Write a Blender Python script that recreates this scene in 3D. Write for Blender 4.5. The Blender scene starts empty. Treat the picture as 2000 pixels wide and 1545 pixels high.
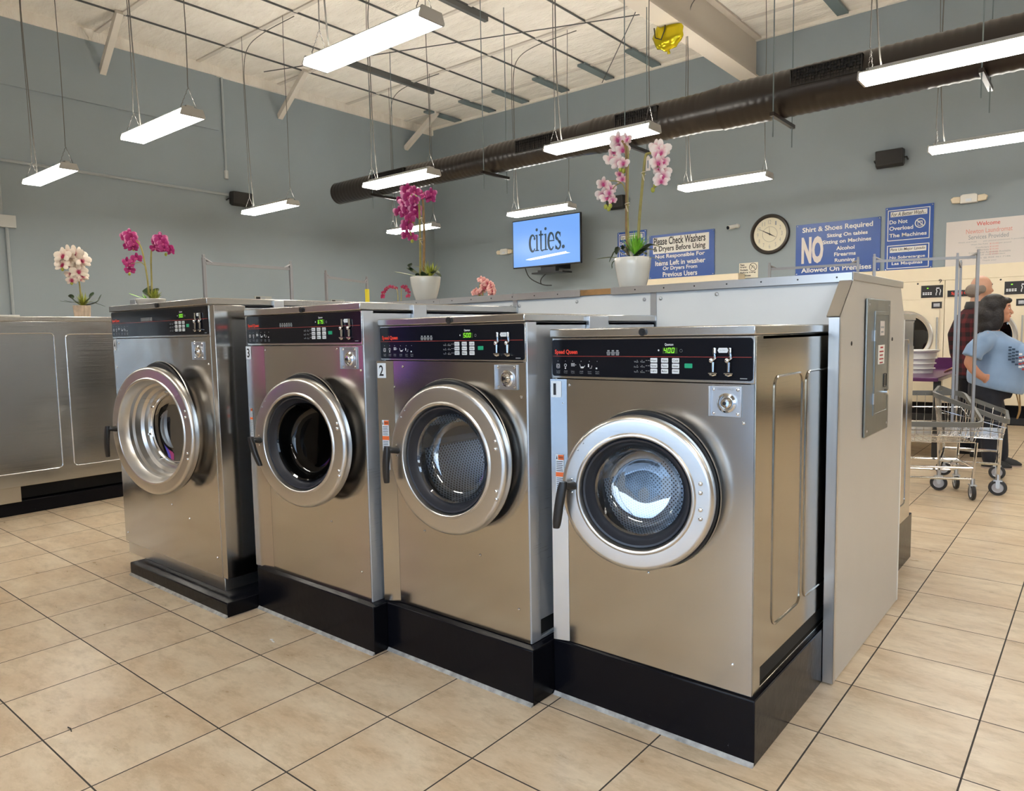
import bpy, bmesh, math, random
from mathutils import Vector, Matrix
random.seed(7)
SC = bpy.context.scene
COL = SC.collection
R = math.radians
PI = math.pi
# ------------------------------------------------------------------ camera, world, exposure
F_PX = 1407.4
YAW, PITCH, ROLL = 0.689807, -0.085249, -0.018644
cam_d = bpy.data.cameras.new('camera')
cam_d.sensor_fit = 'HORIZONTAL'; cam_d.sensor_width = 36.0
cam_d.lens = 36.0*F_PX/2000.0
cam_d.clip_start = 0.05; cam_d.clip_end = 400
cam = bpy.data.objects.new('camera', cam_d); COL.objects.link(cam)
CAMZ = 1.34
CAM_R = (Matrix.Rotation(YAW, 3, 'Z') @ Matrix.Rotation(PI/2+PITCH, 3, 'X') @ Matrix.Rotation(ROLL, 3, 'Z'))
cam.matrix_world = Matrix.Translation((0, 0, CAMZ)) @ CAM_R.to_4x4()
SC.camera = cam
SC.view_settings.view_transform = 'Standard'
SC.view_settings.look = 'None'
SC.view_settings.exposure = 0.15
SC.view_settings.gamma = 1.0
SC.view_settings.use_curve_mapping = False
try:
    SC.cycles.use_denoising = True
    SC.cycles.denoiser = 'OPENIMAGEDENOISE'
    SC.cycles.max_bounces = 9
    SC.cycles.diffuse_bounces = 4
    SC.cycles.glossy_bounces = 6
    SC.cycles.transmission_bounces = 4
    SC.cycles.transparent_max_bounces = 12
    SC.cycles.sample_clamp_indirect = 6.0
    SC.cycles.caustics_reflective = False
    SC.cycles.caustics_refractive = False
    SC.cycles.use_adaptive_sampling = True
    SC.cycles.adaptive_threshold = 0.02
except Exception:
    pass
LAMP = 36.0       # radiance of a lamp lens
SKY = 6.3         # daylight beyond the shop windows
world = bpy.data.worlds.new('sky'); SC.world = world
world.use_nodes = True
wn = world.node_tree
for n in list(wn.nodes): wn.nodes.remove(n)
wo = wn.nodes.new('ShaderNodeOutputWorld'); wb = wn.nodes.new('ShaderNodeBackground')
wr = wn.nodes.new('ShaderNodeValToRGB'); wt = wn.nodes.new('ShaderNodeTexCoord'); ws = wn.nodes.new('ShaderNodeSeparateXYZ')
wr.color_ramp.elements[0].position = 0.0; wr.color_ramp.elements[0].color = (0.80, 0.90, 1.0, 1)
wr.color_ramp.elements[1].position = 0.6; wr.color_ramp.elements[1].color = (0.38, 0.60, 1.0, 1)
wn.links.new(wt.outputs['Generated'], ws.inputs[0]); wn.links.new(ws.outputs['Z'], wr.inputs[0])
wn.links.new(wr.outputs[0], wb.inputs[0]); wb.inputs[1].default_value = SKY
wn.links.new(wb.outputs[0], wo.inputs[0])

# ------------------------------------------------------------------ materials
MATS = {}
def new_mat(name):
    m = bpy.data.materials.new(name); m.use_nodes = True
    nt = m.node_tree
    for n in list(nt.nodes): nt.nodes.remove(n)
    out = nt.nodes.new('ShaderNodeOutputMaterial')
    MATS[name] = m
    return m, nt, out
class NT:
    def __init__(s, nt): s.nt = nt
    def n(s, t, **k):
        nd = s.nt.nodes.new(t)
        for a, b in k.items(): setattr(nd, a, b)
        return nd
    def l(s, a, b): s.nt.links.new(a, b)
    def math(s, op, a, b=None, c=None):
        nd = s.nt.nodes.new('ShaderNodeMath'); nd.operation = op
        for i, v in enumerate((a, b, c)):
            if v is None: continue
            if isinstance(v, (int, float)): nd.inputs[i].default_value = v
            else: s.l(v, nd.inputs[i])
        return nd.outputs[0]
    def mix(s, f, a, b):
        nd = s.nt.nodes.new('ShaderNodeMix'); nd.data_type = 'RGBA'
        for sock, v in ((nd.inputs[0], f), (nd.inputs[6], a), (nd.inputs[7], b)):
            if isinstance(v, (int, float)): sock.default_value = v
            elif isinstance(v, tuple): sock.default_value = (*v[:3], 1)
            else: s.l(v, sock)
        return nd.outputs[2]
    def noise(s, vec, scale, detail=3, rough=0.5, stretch=None):
        if stretch:
            mp = s.n('ShaderNodeMapping'); mp.inputs['Scale'].default_value = stretch
            s.l(vec, mp.inputs[0]); vec = mp.outputs[0]
        nd = s.n('ShaderNodeTexNoise'); nd.inputs['Scale'].default_value = scale
        nd.inputs['Detail'].default_value = detail; nd.inputs['Roughness'].default_value = rough
        s.l(vec, nd.inputs['Vector']); return nd.outputs['Fac']
    def ramp(s, f, p0, p1, c0, c1):
        nd = s.n('ShaderNodeValToRGB'); e = nd.color_ramp.elements
        e[0].position = p0; e[1].position = p1; e[0].color = (*c0, 1); e[1].color = (*c1, 1)
        s.l(f, nd.inputs[0]); return nd.outputs[0]
    def obj(s): return s.n('ShaderNodeTexCoord').outputs['Object']
    def bump(s, h, strength, dist):
        nd = s.n('ShaderNodeBump'); nd.inputs['Strength'].default_value = strength; nd.inputs['Distance'].default_value = dist
        s.l(h, nd.inputs['Height']); return nd.outputs[0]
def plain(name, col, rough=0.5, metal=0.0, spec=0.5, emit=None, es=0, var=0.0, vscale=8.0, bump=0.0, bscale=40.0, trans=0.0, coat=0.0, sheen=0.0):
    m, nt, out = new_mat(name); N = NT(nt)
    b = N.n('ShaderNodeBsdfPrincipled'); N.l(b.outputs[0], out.inputs[0])
    b.inputs['Base Color'].default_value = (*col, 1); b.inputs['Roughness'].default_value = rough
    b.inputs['Metallic'].default_value = metal; b.inputs['Specular IOR Level'].default_value = spec
    b.inputs['Coat Weight'].default_value = coat; b.inputs['Sheen Weight'].default_value = sheen
    if emit: b.inputs['Emission Color'].default_value = (*emit, 1); b.inputs['Emission Strength'].default_value = es
    if var:
        f = N.noise(N.obj(), vscale, 4)
        c = N.ramp(f, 0.3, 0.7, tuple(x*(1-var) for x in col), tuple(min(1, x*(1+var)) for x in col))
        N.l(c, b.inputs['Base Color'])
    if bump:
        N.l(N.bump(N.noise(N.obj(), bscale, 4), bump, 0.01), b.inputs['Normal'])
    return m
def steel(name, col=(0.56, 0.545, 0.52), rough=0.19, wave=0.0, wscale=2.2, brush=(6, 6, 700), brushamp=0.05, aniso=0.0, smudge=0.08):
    m, nt, out = new_mat(name); N = NT(nt)
    b = N.n('ShaderNodeBsdfPrincipled'); N.l(b.outputs[0], out.inputs[0])
    b.inputs['Metallic'].default_value = 1.0
    v = N.obj()
    f = N.noise(v, 1.0, 3, 0.6, brush)
    sm = N.noise(v, 3.0, 5, 0.6)
    r = N.math('ADD', N.math('MULTIPLY', N.math('SUBTRACT', f, 0.5), brushamp*2), rough)
    r = N.math('ADD', r, N.math('MULTIPLY', N.math('SUBTRACT', sm, 0.5), smudge))
    N.l(r, b.inputs['Roughness'])
    c = N.mix(f, tuple(x*0.97 for x in col), tuple(min(1, x*1.03) for x in col))
    N.l(c, b.inputs['Base Color'])
    b.inputs['Anisotropic'].default_value = aniso
    h = N.math('MULTIPLY', f, 0.00001)
    if wave:
        w = N.noise(v, wscale, 1.5, 0.45)
        h = N.math('ADD', h, N.math('MULTIPLY', w, wave))
    bp = N.n('ShaderNodeBump'); bp.inputs['Strength'].default_value = 1.0; bp.inputs['Distance'].default_value = 1.0
    N.l(h, bp.inputs['Height']); N.l(bp.outputs[0], b.inputs['Normal'])
    return m
steel('steel_front', wave=0.0)
steel('steel_front_dented', wave=0.012, wscale=2.6, rough=0.17)
steel('steel_front_wavy', wave=0.005, wscale=2.2, rough=0.17)
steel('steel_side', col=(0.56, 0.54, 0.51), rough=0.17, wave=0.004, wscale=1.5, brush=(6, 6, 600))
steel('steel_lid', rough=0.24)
steel('steel_end_side_darkened', col=(0.40, 0.365, 0.31), rough=0.17, wave=0.003, wscale=1.5, brush=(6, 6, 600))  # tone darkened in place of the dark things this side mirrors
steel('steel_ring', col=(0.68, 0.66, 0.63), rough=0.30, brush=(2, 2, 300), brushamp=0.05)
steel('steel_dull', col=(0.50, 0.51, 0.52), rough=0.38)
steel('chrome', col=(0.80, 0.80, 0.80), rough=0.09, brushamp=0.01, smudge=0.02)
plain('rack_metal', (0.30, 0.30, 0.31), 0.42, metal=1.0)
steel('galvanised', col=(0.55, 0.57, 0.60), rough=0.36, brush=(6, 6, 60), brushamp=0.08)
steel('cap_metal', col=(0.62, 0.62, 0.62), rough=0.33, brush=(120, 2, 2))
steel('panel_grey', col=(0.27, 0.30, 0.31), rough=0.34, brush=(30, 30, 2), brushamp=0.05)
steel('steel_galv_side', col=(0.60, 0.63, 0.67), rough=0.30, wave=0.003, wscale=2.0)
MATS['steel_galv_side'].node_tree.nodes['Principled BSDF'].inputs['Metallic'].default_value = 0.65
plain('black_panel', (0.006, 0.007, 0.011), 0.13, spec=0.22)
plain('black_plastic', (0.012, 0.012, 0.013), 0.38)
plain('black_rubber', (0.010, 0.011, 0.014), 0.55)
plain('rubber_grey', (0.02, 0.022, 0.03), 0.42)
plain('drum_shaded', (0.03, 0.03, 0.032), 0.4, metal=0.6)  # drum steel darkened to stand in for shade inside the larger washers
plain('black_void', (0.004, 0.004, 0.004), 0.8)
plain('red_print_glow', (0.78, 0.055, 0.03), 0.5, emit=(0.78, 0.055, 0.03), es=0.05)  # printed red with a faint glow added, though it is no lamp
plain('red_line', (0.42, 0.05, 0.04), 0.5)
plain('white_print', (0.80, 0.82, 0.84), 0.5)
plain('grey_print', (0.30, 0.32, 0.34), 0.5)
plain('black_print', (0.012, 0.012, 0.014), 0.5)
plain('orange_print', (0.85, 0.16, 0.03), 0.5)
plain('green_button', (0.01, 0.34, 0.17), 0.4)
plain('white_button', (0.72, 0.75, 0.77), 0.4)
plain('led_digit', (0.1, 0.5, 0.02), 0.5, emit=(0.36, 1.0, 0.04), es=0.95)
plain('led_back', (0.010, 0.03, 0.006), 0.3, emit=(0.10, 0.35, 0.02), es=0.04)
plain('sticker_white', (0.74, 0.79, 0.84), 0.45)
plain('white_plastic', (0.78, 0.77, 0.72), 0.35)
plain('lamp_housing', (0.50, 0.50, 0.48), 0.4)
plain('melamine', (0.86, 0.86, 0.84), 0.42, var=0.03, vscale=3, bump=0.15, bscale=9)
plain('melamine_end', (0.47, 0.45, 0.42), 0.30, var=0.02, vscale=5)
plain('wood_edge', (0.38, 0.20, 0.07), 0.6, var=0.3, vscale=20)
plain('dryer_cream', (0.80, 0.70, 0.52), 0.38, var=0.015)
plain('dryer_seam', (0.25, 0.20, 0.13), 0.6)
plain('sign_blue', (0.018, 0.075, 0.33), 0.33, var=0.04)
plain('sign_white', (0.80, 0.79, 0.75), 0.4)
plain('sign_cream', (0.78, 0.74, 0.62), 0.5)
plain('sign_pale', (0.66, 0.61, 0.58), 0.35)
plain('sign_red', (0.62, 0.10, 0.09), 0.5)
plain('sign_faded', (0.66, 0.26, 0.22), 0.5)
plain('sign_green', (0.10, 0.30, 0.14), 0.5)
plain('clock_face', (0.74, 0.70, 0.55), 0.45)
plain('clock_rim', (0.020, 0.015, 0.012), 0.35)
plain('pot_white', (0.84, 0.80, 0.70), 0.12, coat=0.4)
plain('pot_wood', (0.74, 0.58, 0.42), 0.6, var=0.25, vscale=14)
plain('soil', (0.03, 0.025, 0.015), 0.9)
plain('stem_green', (0.30, 0.26, 0.07), 0.5, var=0.25, vscale=20)
plain('stem_brown', (0.26, 0.15, 0.05), 0.55, var=0.3, vscale=30)
plain('leaf_dark', (0.018, 0.045, 0.012), 0.4, var=0.4, vscale=20)
plain('leaf_bright', (0.22, 0.52, 0.04), 0.45, var=0.3, vscale=30)
plain('leaf_pale', (0.30, 0.33, 0.18), 0.5, var=0.3, vscale=30)
plain('leaf_lime', (0.36, 0.40, 0.05), 0.5, var=0.3, vscale=30)
plain('bud_green', (0.42, 0.44, 0.06), 0.5)
plain('tag_paper', (0.80, 0.70, 0.62), 0.6)
plain('twine', (0.70, 0.62, 0.45), 0.7)
plain('beam_white', (0.62, 0.56, 0.48), 0.5)
plain('brace_white', (0.62, 0.58, 0.52), 0.5)
plain('purlin_dark', (0.07, 0.075, 0.075), 0.5)
plain('purlin_grey', (0.13, 0.17, 0.18), 0.5)
plain('cable_grey', (0.11, 0.105, 0.095), 0.5)
plain('chain_metal', (0.10, 0.095, 0.09), 0.5, metal=0.4)
plain('conduit_paint', (0.34, 0.38, 0.40), 0.5)
plain('box_paint', (0.50, 0.52, 0.51), 0.5)
plain('speaker_black', (0.012, 0.012, 0.012), 0.5)
plain('duct_black', (0.016, 0.012, 0.010), 0.30, spec=0.4)
plain('grille_black', (0.008, 0.007, 0.006), 0.6)
plain('foil_yellow', (0.80, 0.66, 0.02), 0.15, metal=0.7)
plain('tv_case', (0.01, 0.01, 0.012), 0.3)
plain('screen_blue', (0.02, 0.05, 0.1), 0.3, emit=(0.17, 0.37, 0.86), es=0.95)
plain('screen_dark', (0.01, 0.02, 0.03), 0.4, emit=(0.01, 0.035, 0.06), es=0.8)
plain('screen_white', (0.5, 0.5, 0.5), 0.4, emit=(0.85, 0.92, 1.0), es=1.2)
plain('table_purple', (0.085, 0.018, 0.085), 0.28)
plain('bin_blue', (0.02, 0.13, 0.42), 0.4)
plain('tyre_black', (0.014, 0.014, 0.015), 0.5)
plain('wheel_grey', (0.45, 0.46, 0.50), 0.4)
plain('bumper_grey', (0.13, 0.13, 0.12), 0.45)
plain('tape_yellow', (0.75, 0.62, 0.03), 0.5)
plain('skin', (0.50, 0.24, 0.15), 0.5, var=0.05)
plain('skin_pale', (0.56, 0.31, 0.21), 0.45, var=0.05)
plain('hair_dark', (0.006, 0.003, 0.003), 0.50, bump=0.5, bscale=60)
plain('hair_grey', (0.22, 0.18, 0.15), 0.7, bump=0.4, bscale=80)
plain('shirt_blue', (0.20, 0.30, 0.46), 0.8, var=0.06, bump=0.25, bscale=7, sheen=0.2)
plain('denim_dark', (0.006, 0.008, 0.016), 0.8)
plain('shoe_black', (0.008, 0.008, 0.009), 0.6)
plain('shoe_sole', (0.35, 0.28, 0.24), 0.7)
plain('print_navy', (0.02, 0.05, 0.10), 0.7)
plain('print_red', (0.35, 0.03, 0.03), 0.7)
plain('asphalt', (0.33, 0.33, 0.33), 0.9, var=0.1, vscale=2)
plain('car_white', (0.60, 0.62, 0.65), 0.3)
plain('car_dark', (0.04, 0.05, 0.06), 0.3)
plain('building_tan', (0.30, 0.24, 0.19), 0.8)
plain('wall_outer', (0.26, 0.235, 0.205), 0.8, var=0.1, vscale=0.4)
plain('frame_dark', (0.05, 0.05, 0.05), 0.4)
plain('neon_pink', (0.3, 0.05, 0.2), 0.4, emit=(1.0, 0.16, 0.42), es=0.45)
plain('neon_blue', (0.05, 0.05, 0.3), 0.4, emit=(0.22, 0.18, 1.0), es=0.6)
plain('paper_white', (0.8, 0.8, 0.78), 0.7)
plain('vent_pale', (0.35, 0.36, 0.34), 0.6)
plain('caulk', (0.30, 0.29, 0.27), 0.7, var=0.4, vscale=30)
def lamp_lens():
    m, nt, out = new_mat('lamp_lens'); N = NT(nt)
    e = N.n('ShaderNodeEmission'); e.inputs[0].default_value = (1.0, 0.955, 0.87, 1); e.inputs[1].default_value = LAMP
    N.l(e.outputs[0], out.inputs[0])
lamp_lens()
def added_uplight_mat():  # emission for an unseen upward glow added to brighten the ceiling
    m, nt, out = new_mat('added_uplight'); N = NT(nt)
    e = N.n('ShaderNodeEmission'); e.inputs[0].default_value = (1.0, 0.95, 0.86, 1); e.inputs[1].default_value = LAMP*2.2
    N.l(e.outputs[0], out.inputs[0])
added_uplight_mat()
def glassy(name, tint, refl=0.06, rough=0.0, fk=0.75):
    m, nt, out = new_mat(name); N = NT(nt)
    t = N.n('ShaderNodeBsdfTransparent'); t.inputs[0].default_value = (*tint, 1)
    g = N.n('ShaderNodeBsdfGlossy'); g.inputs['Roughness'].default_value = rough; g.inputs[0].default_value = (1, 1, 1, 1)
    lw = N.n('ShaderNodeLayerWeight'); lw.inputs[0].default_value = 0.35
    f = N.math('ADD', N.math('MULTIPLY', lw.outputs['Fresnel'], fk), refl)
    mx = N.n('ShaderNodeMixShader'); N.l(f, mx.inputs[0]); N.l(t.outputs[0], mx.inputs[1]); N.l(g.outputs[0], mx.inputs[2])
    N.l(mx.outputs[0], out.inputs[0])
glassy('door_glass', (0.90, 0.94, 0.97), 0.16)
glassy('door_glass_dark', (0.22, 0.24, 0.25), 0.03, 0.0, 0.30)
glassy('window_glass', (0.95, 0.97, 0.97), 0.02)
glassy('dryer_glass', (0.20, 0.20, 0.19), 0.04)
def floor_mat():
    m, nt, out = new_mat('floor_tiles'); N = NT(nt)
    b = N.n('ShaderNodeBsdfPrincipled'); N.l(b.outputs[0], out.inputs[0])
    v = N.obj(); sp = N.n('ShaderNodeSeparateXYZ'); N.l(v, sp.inputs[0])
    T = 0.4072
    ux = N.math('DIVIDE', N.math('ADD', sp.outputs[0], 0.6885), T)
    uy = N.math('DIVIDE', N.math('SUBTRACT', sp.outputs[1], 2.4035), T)
    ds = []
    for u, w in ((ux, 0.0027), (uy, 0.0026)):
        fr = N.math('FRACT', u)
        d = N.math('MINIMUM', fr, N.math('SUBTRACT', 1.0, fr))
        ds.append(N.math('LESS_THAN', N.math('MULTIPLY', d, T), w))
    grout = N.math('MAXIMUM', ds[0], ds[1])
    cx = N.n('ShaderNodeCombineXYZ'); N.l(N.math('FLOOR', ux), cx.inputs[0]); N.l(N.math('FLOOR', uy), cx.inputs[1])
    wn_ = N.n('ShaderNodeTexWhiteNoise'); N.l(cx.outputs[0], wn_.inputs['Vector'])
    # each tile has its own veining
    off = N.n('ShaderNodeVectorMath'); off.operation = 'MULTIPLY_ADD'
    N.l(wn_.outputs['Color'], off.inputs[0]); off.inputs[1].default_value = (7, 7, 7); N.l(v, off.inputs[2])
    n1 = N.noise(off.outputs[0], 3.2, 6, 0.62, (0.8, 1.7, 1))
    n2 = N.noise(off.outputs[0], 11, 8, 0.72, (0.7, 1.5, 1))
    n3 = N.noise(off.outputs[0], 40, 4, 0.7, (0.6, 1.6, 1))
    c = N.ramp(n1, 0.35, 0.66, (0.56, 0.42, 0.275), (0.70, 0.58, 0.42))
    vein = N.ramp(n2, 0.40, 0.52, (0.74, 0.70, 0.64), (1, 1, 1))
    mm = N.n('ShaderNodeMix'); mm.data_type = 'RGBA'; mm.blend_type = 'MULTIPLY'; mm.inputs[0].default_value = 0.55
    N.l(c, mm.inputs[6]); N.l(vein, mm.inputs[7])
    g3 = N.n('ShaderNodeMix'); g3.data_type = 'RGBA'; g3.blend_type = 'MULTIPLY'; g3.inputs[0].default_value = 0.30
    N.l(mm.outputs[2], g3.inputs[6]); N.l(N.ramp(n3, 0.35, 0.6, (0.78, 0.76, 0.72), (1, 1, 1)), g3.inputs[7])
    br = N.math('ADD', N.math('MULTIPLY', wn_.outputs['Value'], 0.07), 0.965)
    hs = N.n('ShaderNodeHueSaturation'); N.l(br, hs.inputs['Value']); N.l(g3.outputs[2], hs.inputs['Color'])
    N.l(N.mix(grout, hs.outputs[0], (0.035, 0.028, 0.022)), b.inputs['Base Color'])
    rr = N.math('ADD', N.math('MULTIPLY', n2, 0.22), 0.20)
    N.l(N.mix(grout, rr, (0.8, 0.8, 0.8)), b.inputs['Roughness'])
    b.inputs['Specular IOR Level'].default_value = 0.45
    h = N.math('SUBTRACT', N.math('MULTIPLY', n2, 0.0006), N.math('MULTIPLY', grout, 0.0015))
    bp = N.n('ShaderNodeBump'); bp.inputs['Distance'].default_value = 1.0; bp.inputs['Strength'].default_value = 0.5
    N.l(h, bp.inputs['Height']); N.l(bp.outputs[0], b.inputs['Normal'])
floor_mat()
plain('wall_paint', (0.255, 0.305, 0.335), 0.55, var=0.02, vscale=1.5, bump=0.06, bscale=120)
def ceiling_mat():
    m, nt, out = new_mat('ceiling_insulation'); N = NT(nt)
    b = N.n('ShaderNodeBsdfPrincipled'); N.l(b.outputs[0], out.inputs[0])
    b.inputs['Roughness'].default_value = 0.45
    v = N.obj()
    w = N.noise(v, 2.2, 6, 0.62, (1.0, 2.6, 1)); w2 = N.noise(v, 0.9, 2, 0.5)
    N.l(N.ramp(w, 0.3, 0.7, (0.80, 0.75, 0.67), (0.90, 0.86, 0.78)), b.inputs['Base Color'])
    h = N.math('ADD', N.math('MULTIPLY', w, 0.10), N.math('MULTIPLY', w2, 0.10))
    N.l(N.bump(h, 0.9, 0.9), b.inputs['Normal'])
ceiling_mat()
def black_base_mat():
    m, nt, out = new_mat('black_base'); N = NT(nt)
    b = N.n('ShaderNodeBsdfPrincipled'); N.l(b.outputs[0], out.inputs[0])
    v = N.obj(); n = N.noise(v, 55, 6, 0.75); n2 = N.noise(v, 5, 2)
    msk = N.math('MULTIPLY', N.math('GREATER_THAN', n, 0.69), N.math('GREATER_THAN', n2, 0.50))
    N.l(N.mix(msk, (0.004, 0.004, 0.006), (0.10, 0.10, 0.10)), b.inputs['Base Color'])
    b.inputs['Roughness'].default_value = 0.22; b.inputs['Specular IOR Level'].default_value = 0.16
    N.l(N.bump(N.noise(v, 25, 4), 0.10, 0.01), b.inputs['Normal'])
black_base_mat()
def perforated(name, dark=(0.004, 0.004, 0.005), light=(0.66, 0.71, 0.77), k=0.0088, cyl=False):
    m, nt, out = new_mat(name); N = NT(nt)
    b = N.n('ShaderNodeBsdfPrincipled'); N.l(b.outputs[0], out.inputs[0])
    sp = N.n('ShaderNodeSeparateXYZ'); N.l(N.obj(), sp.inputs[0])
    a = PI/k
    if cyl:
        u = N.math('MULTIPLY', N.math('ARCTAN2', sp.outputs[2], sp.outputs[0]), 0.22); w = sp.outputs[1]
    else:
        u = sp.outputs[0]; w = sp.outputs[2]
    s1 = N.math('SINE', N.math('MULTIPLY', u, a)); s2 = N.math('SINE', N.math('MULTIPLY', w, a))
    hole = N.math('GREATER_THAN', N.math('MULTIPLY', s1, s2), 0.34)
    N.l(N.mix(hole, light, dark), b.inputs['Base Color'])
    N.l(N.math('SUBTRACT', 1.0, hole), b.inputs['Metallic']); b.inputs['Roughness'].default_value = 0.38
perforated('drum_plate'); perforated('drum_wall', cyl=True)
perforated('drum_plate_shaded', light=(0.05, 0.05, 0.055), k=0.009)  # shaded copy of the drum steel, interior dimness put into its colour
def plaid():
    m, nt, out = new_mat('plaid_red'); N = NT(nt)
    b = N.n('ShaderNodeBsdfPrincipled'); N.l(b.outputs[0], out.inputs[0]); b.inputs['Roughness'].default_value = 0.9
    sp = N.n('ShaderNodeSeparateXYZ'); N.l(N.obj(), sp.inputs[0])
    fs = []
    for s in (sp.outputs[0], sp.outputs[2], sp.outputs[1]):
        fs.append(N.math('GREATER_THAN', N.math('FRACT', N.math('MULTIPLY', s, 11.0)), 0.5))
    f = N.math('MULTIPLY', N.math('ADD', N.math('MAXIMUM', fs[0], fs[2]), fs[1]), 0.5)
    N.l(N.mix(f, (0.10, 0.008, 0.012), (0.012, 0.006, 0.008)), b.inputs['Base Color'])
plaid()
def petal(name, inner, outer, mid, p0=0.2, p1=0.75, size=0.040):
    m, nt, out = new_mat(name); N = NT(nt)
    b = N.n('ShaderNodeBsdfPrincipled'); N.l(b.outputs[0], out.inputs[0]); b.inputs['Roughness'].default_value = 0.55
    ln = N.n('ShaderNodeVectorMath'); ln.operation = 'LENGTH'; N.l(N.obj(), ln.inputs[0])
    f = N.math('DIVIDE', ln.outputs['Value'], size)
    nd = N.n('ShaderNodeValToRGB'); e = nd.color_ramp.elements
    e[0].position = p0; e[0].color = (*inner, 1); e[1].position = 0.97; e[1].color = (*outer, 1)
    x = e.new(p1); x.color = (*mid, 1)
    N.l(f, nd.inputs[0]); N.l(nd.outputs[0], b.inputs['Base Color'])
petal('petal_white', (0.50, 0.04, 0.14), (0.90, 0.80, 0.68), (0.88, 0.72, 0.62), p0=0.22, p1=0.55, size=0.050)
petal('petal_pink', (0.62, 0.12, 0.30), (0.92, 0.82, 0.76), (0.84, 0.58, 0.58), p1=0.6, size=0.033)
petal('petal_magenta', (0.34, 0.008, 0.12), (0.78, 0.30, 0.50), (0.42, 0.02, 0.17), p1=0.78)
petal('petal_crimson', (0.26, 0.005, 0.05), (0.50, 0.04, 0.14), (0.34, 0.01, 0.08), p1=0.7)
petal('petal_blush', (0.42, 0.05, 0.06), (0.82, 0.58, 0.50), (0.72, 0.36, 0.32), p1=0.6)
plain('lip_red', (0.32, 0.01, 0.06), 0.5)
plain('lip_pink', (0.55, 0.06, 0.20), 0.5)
def warning_mat(): pass

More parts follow.
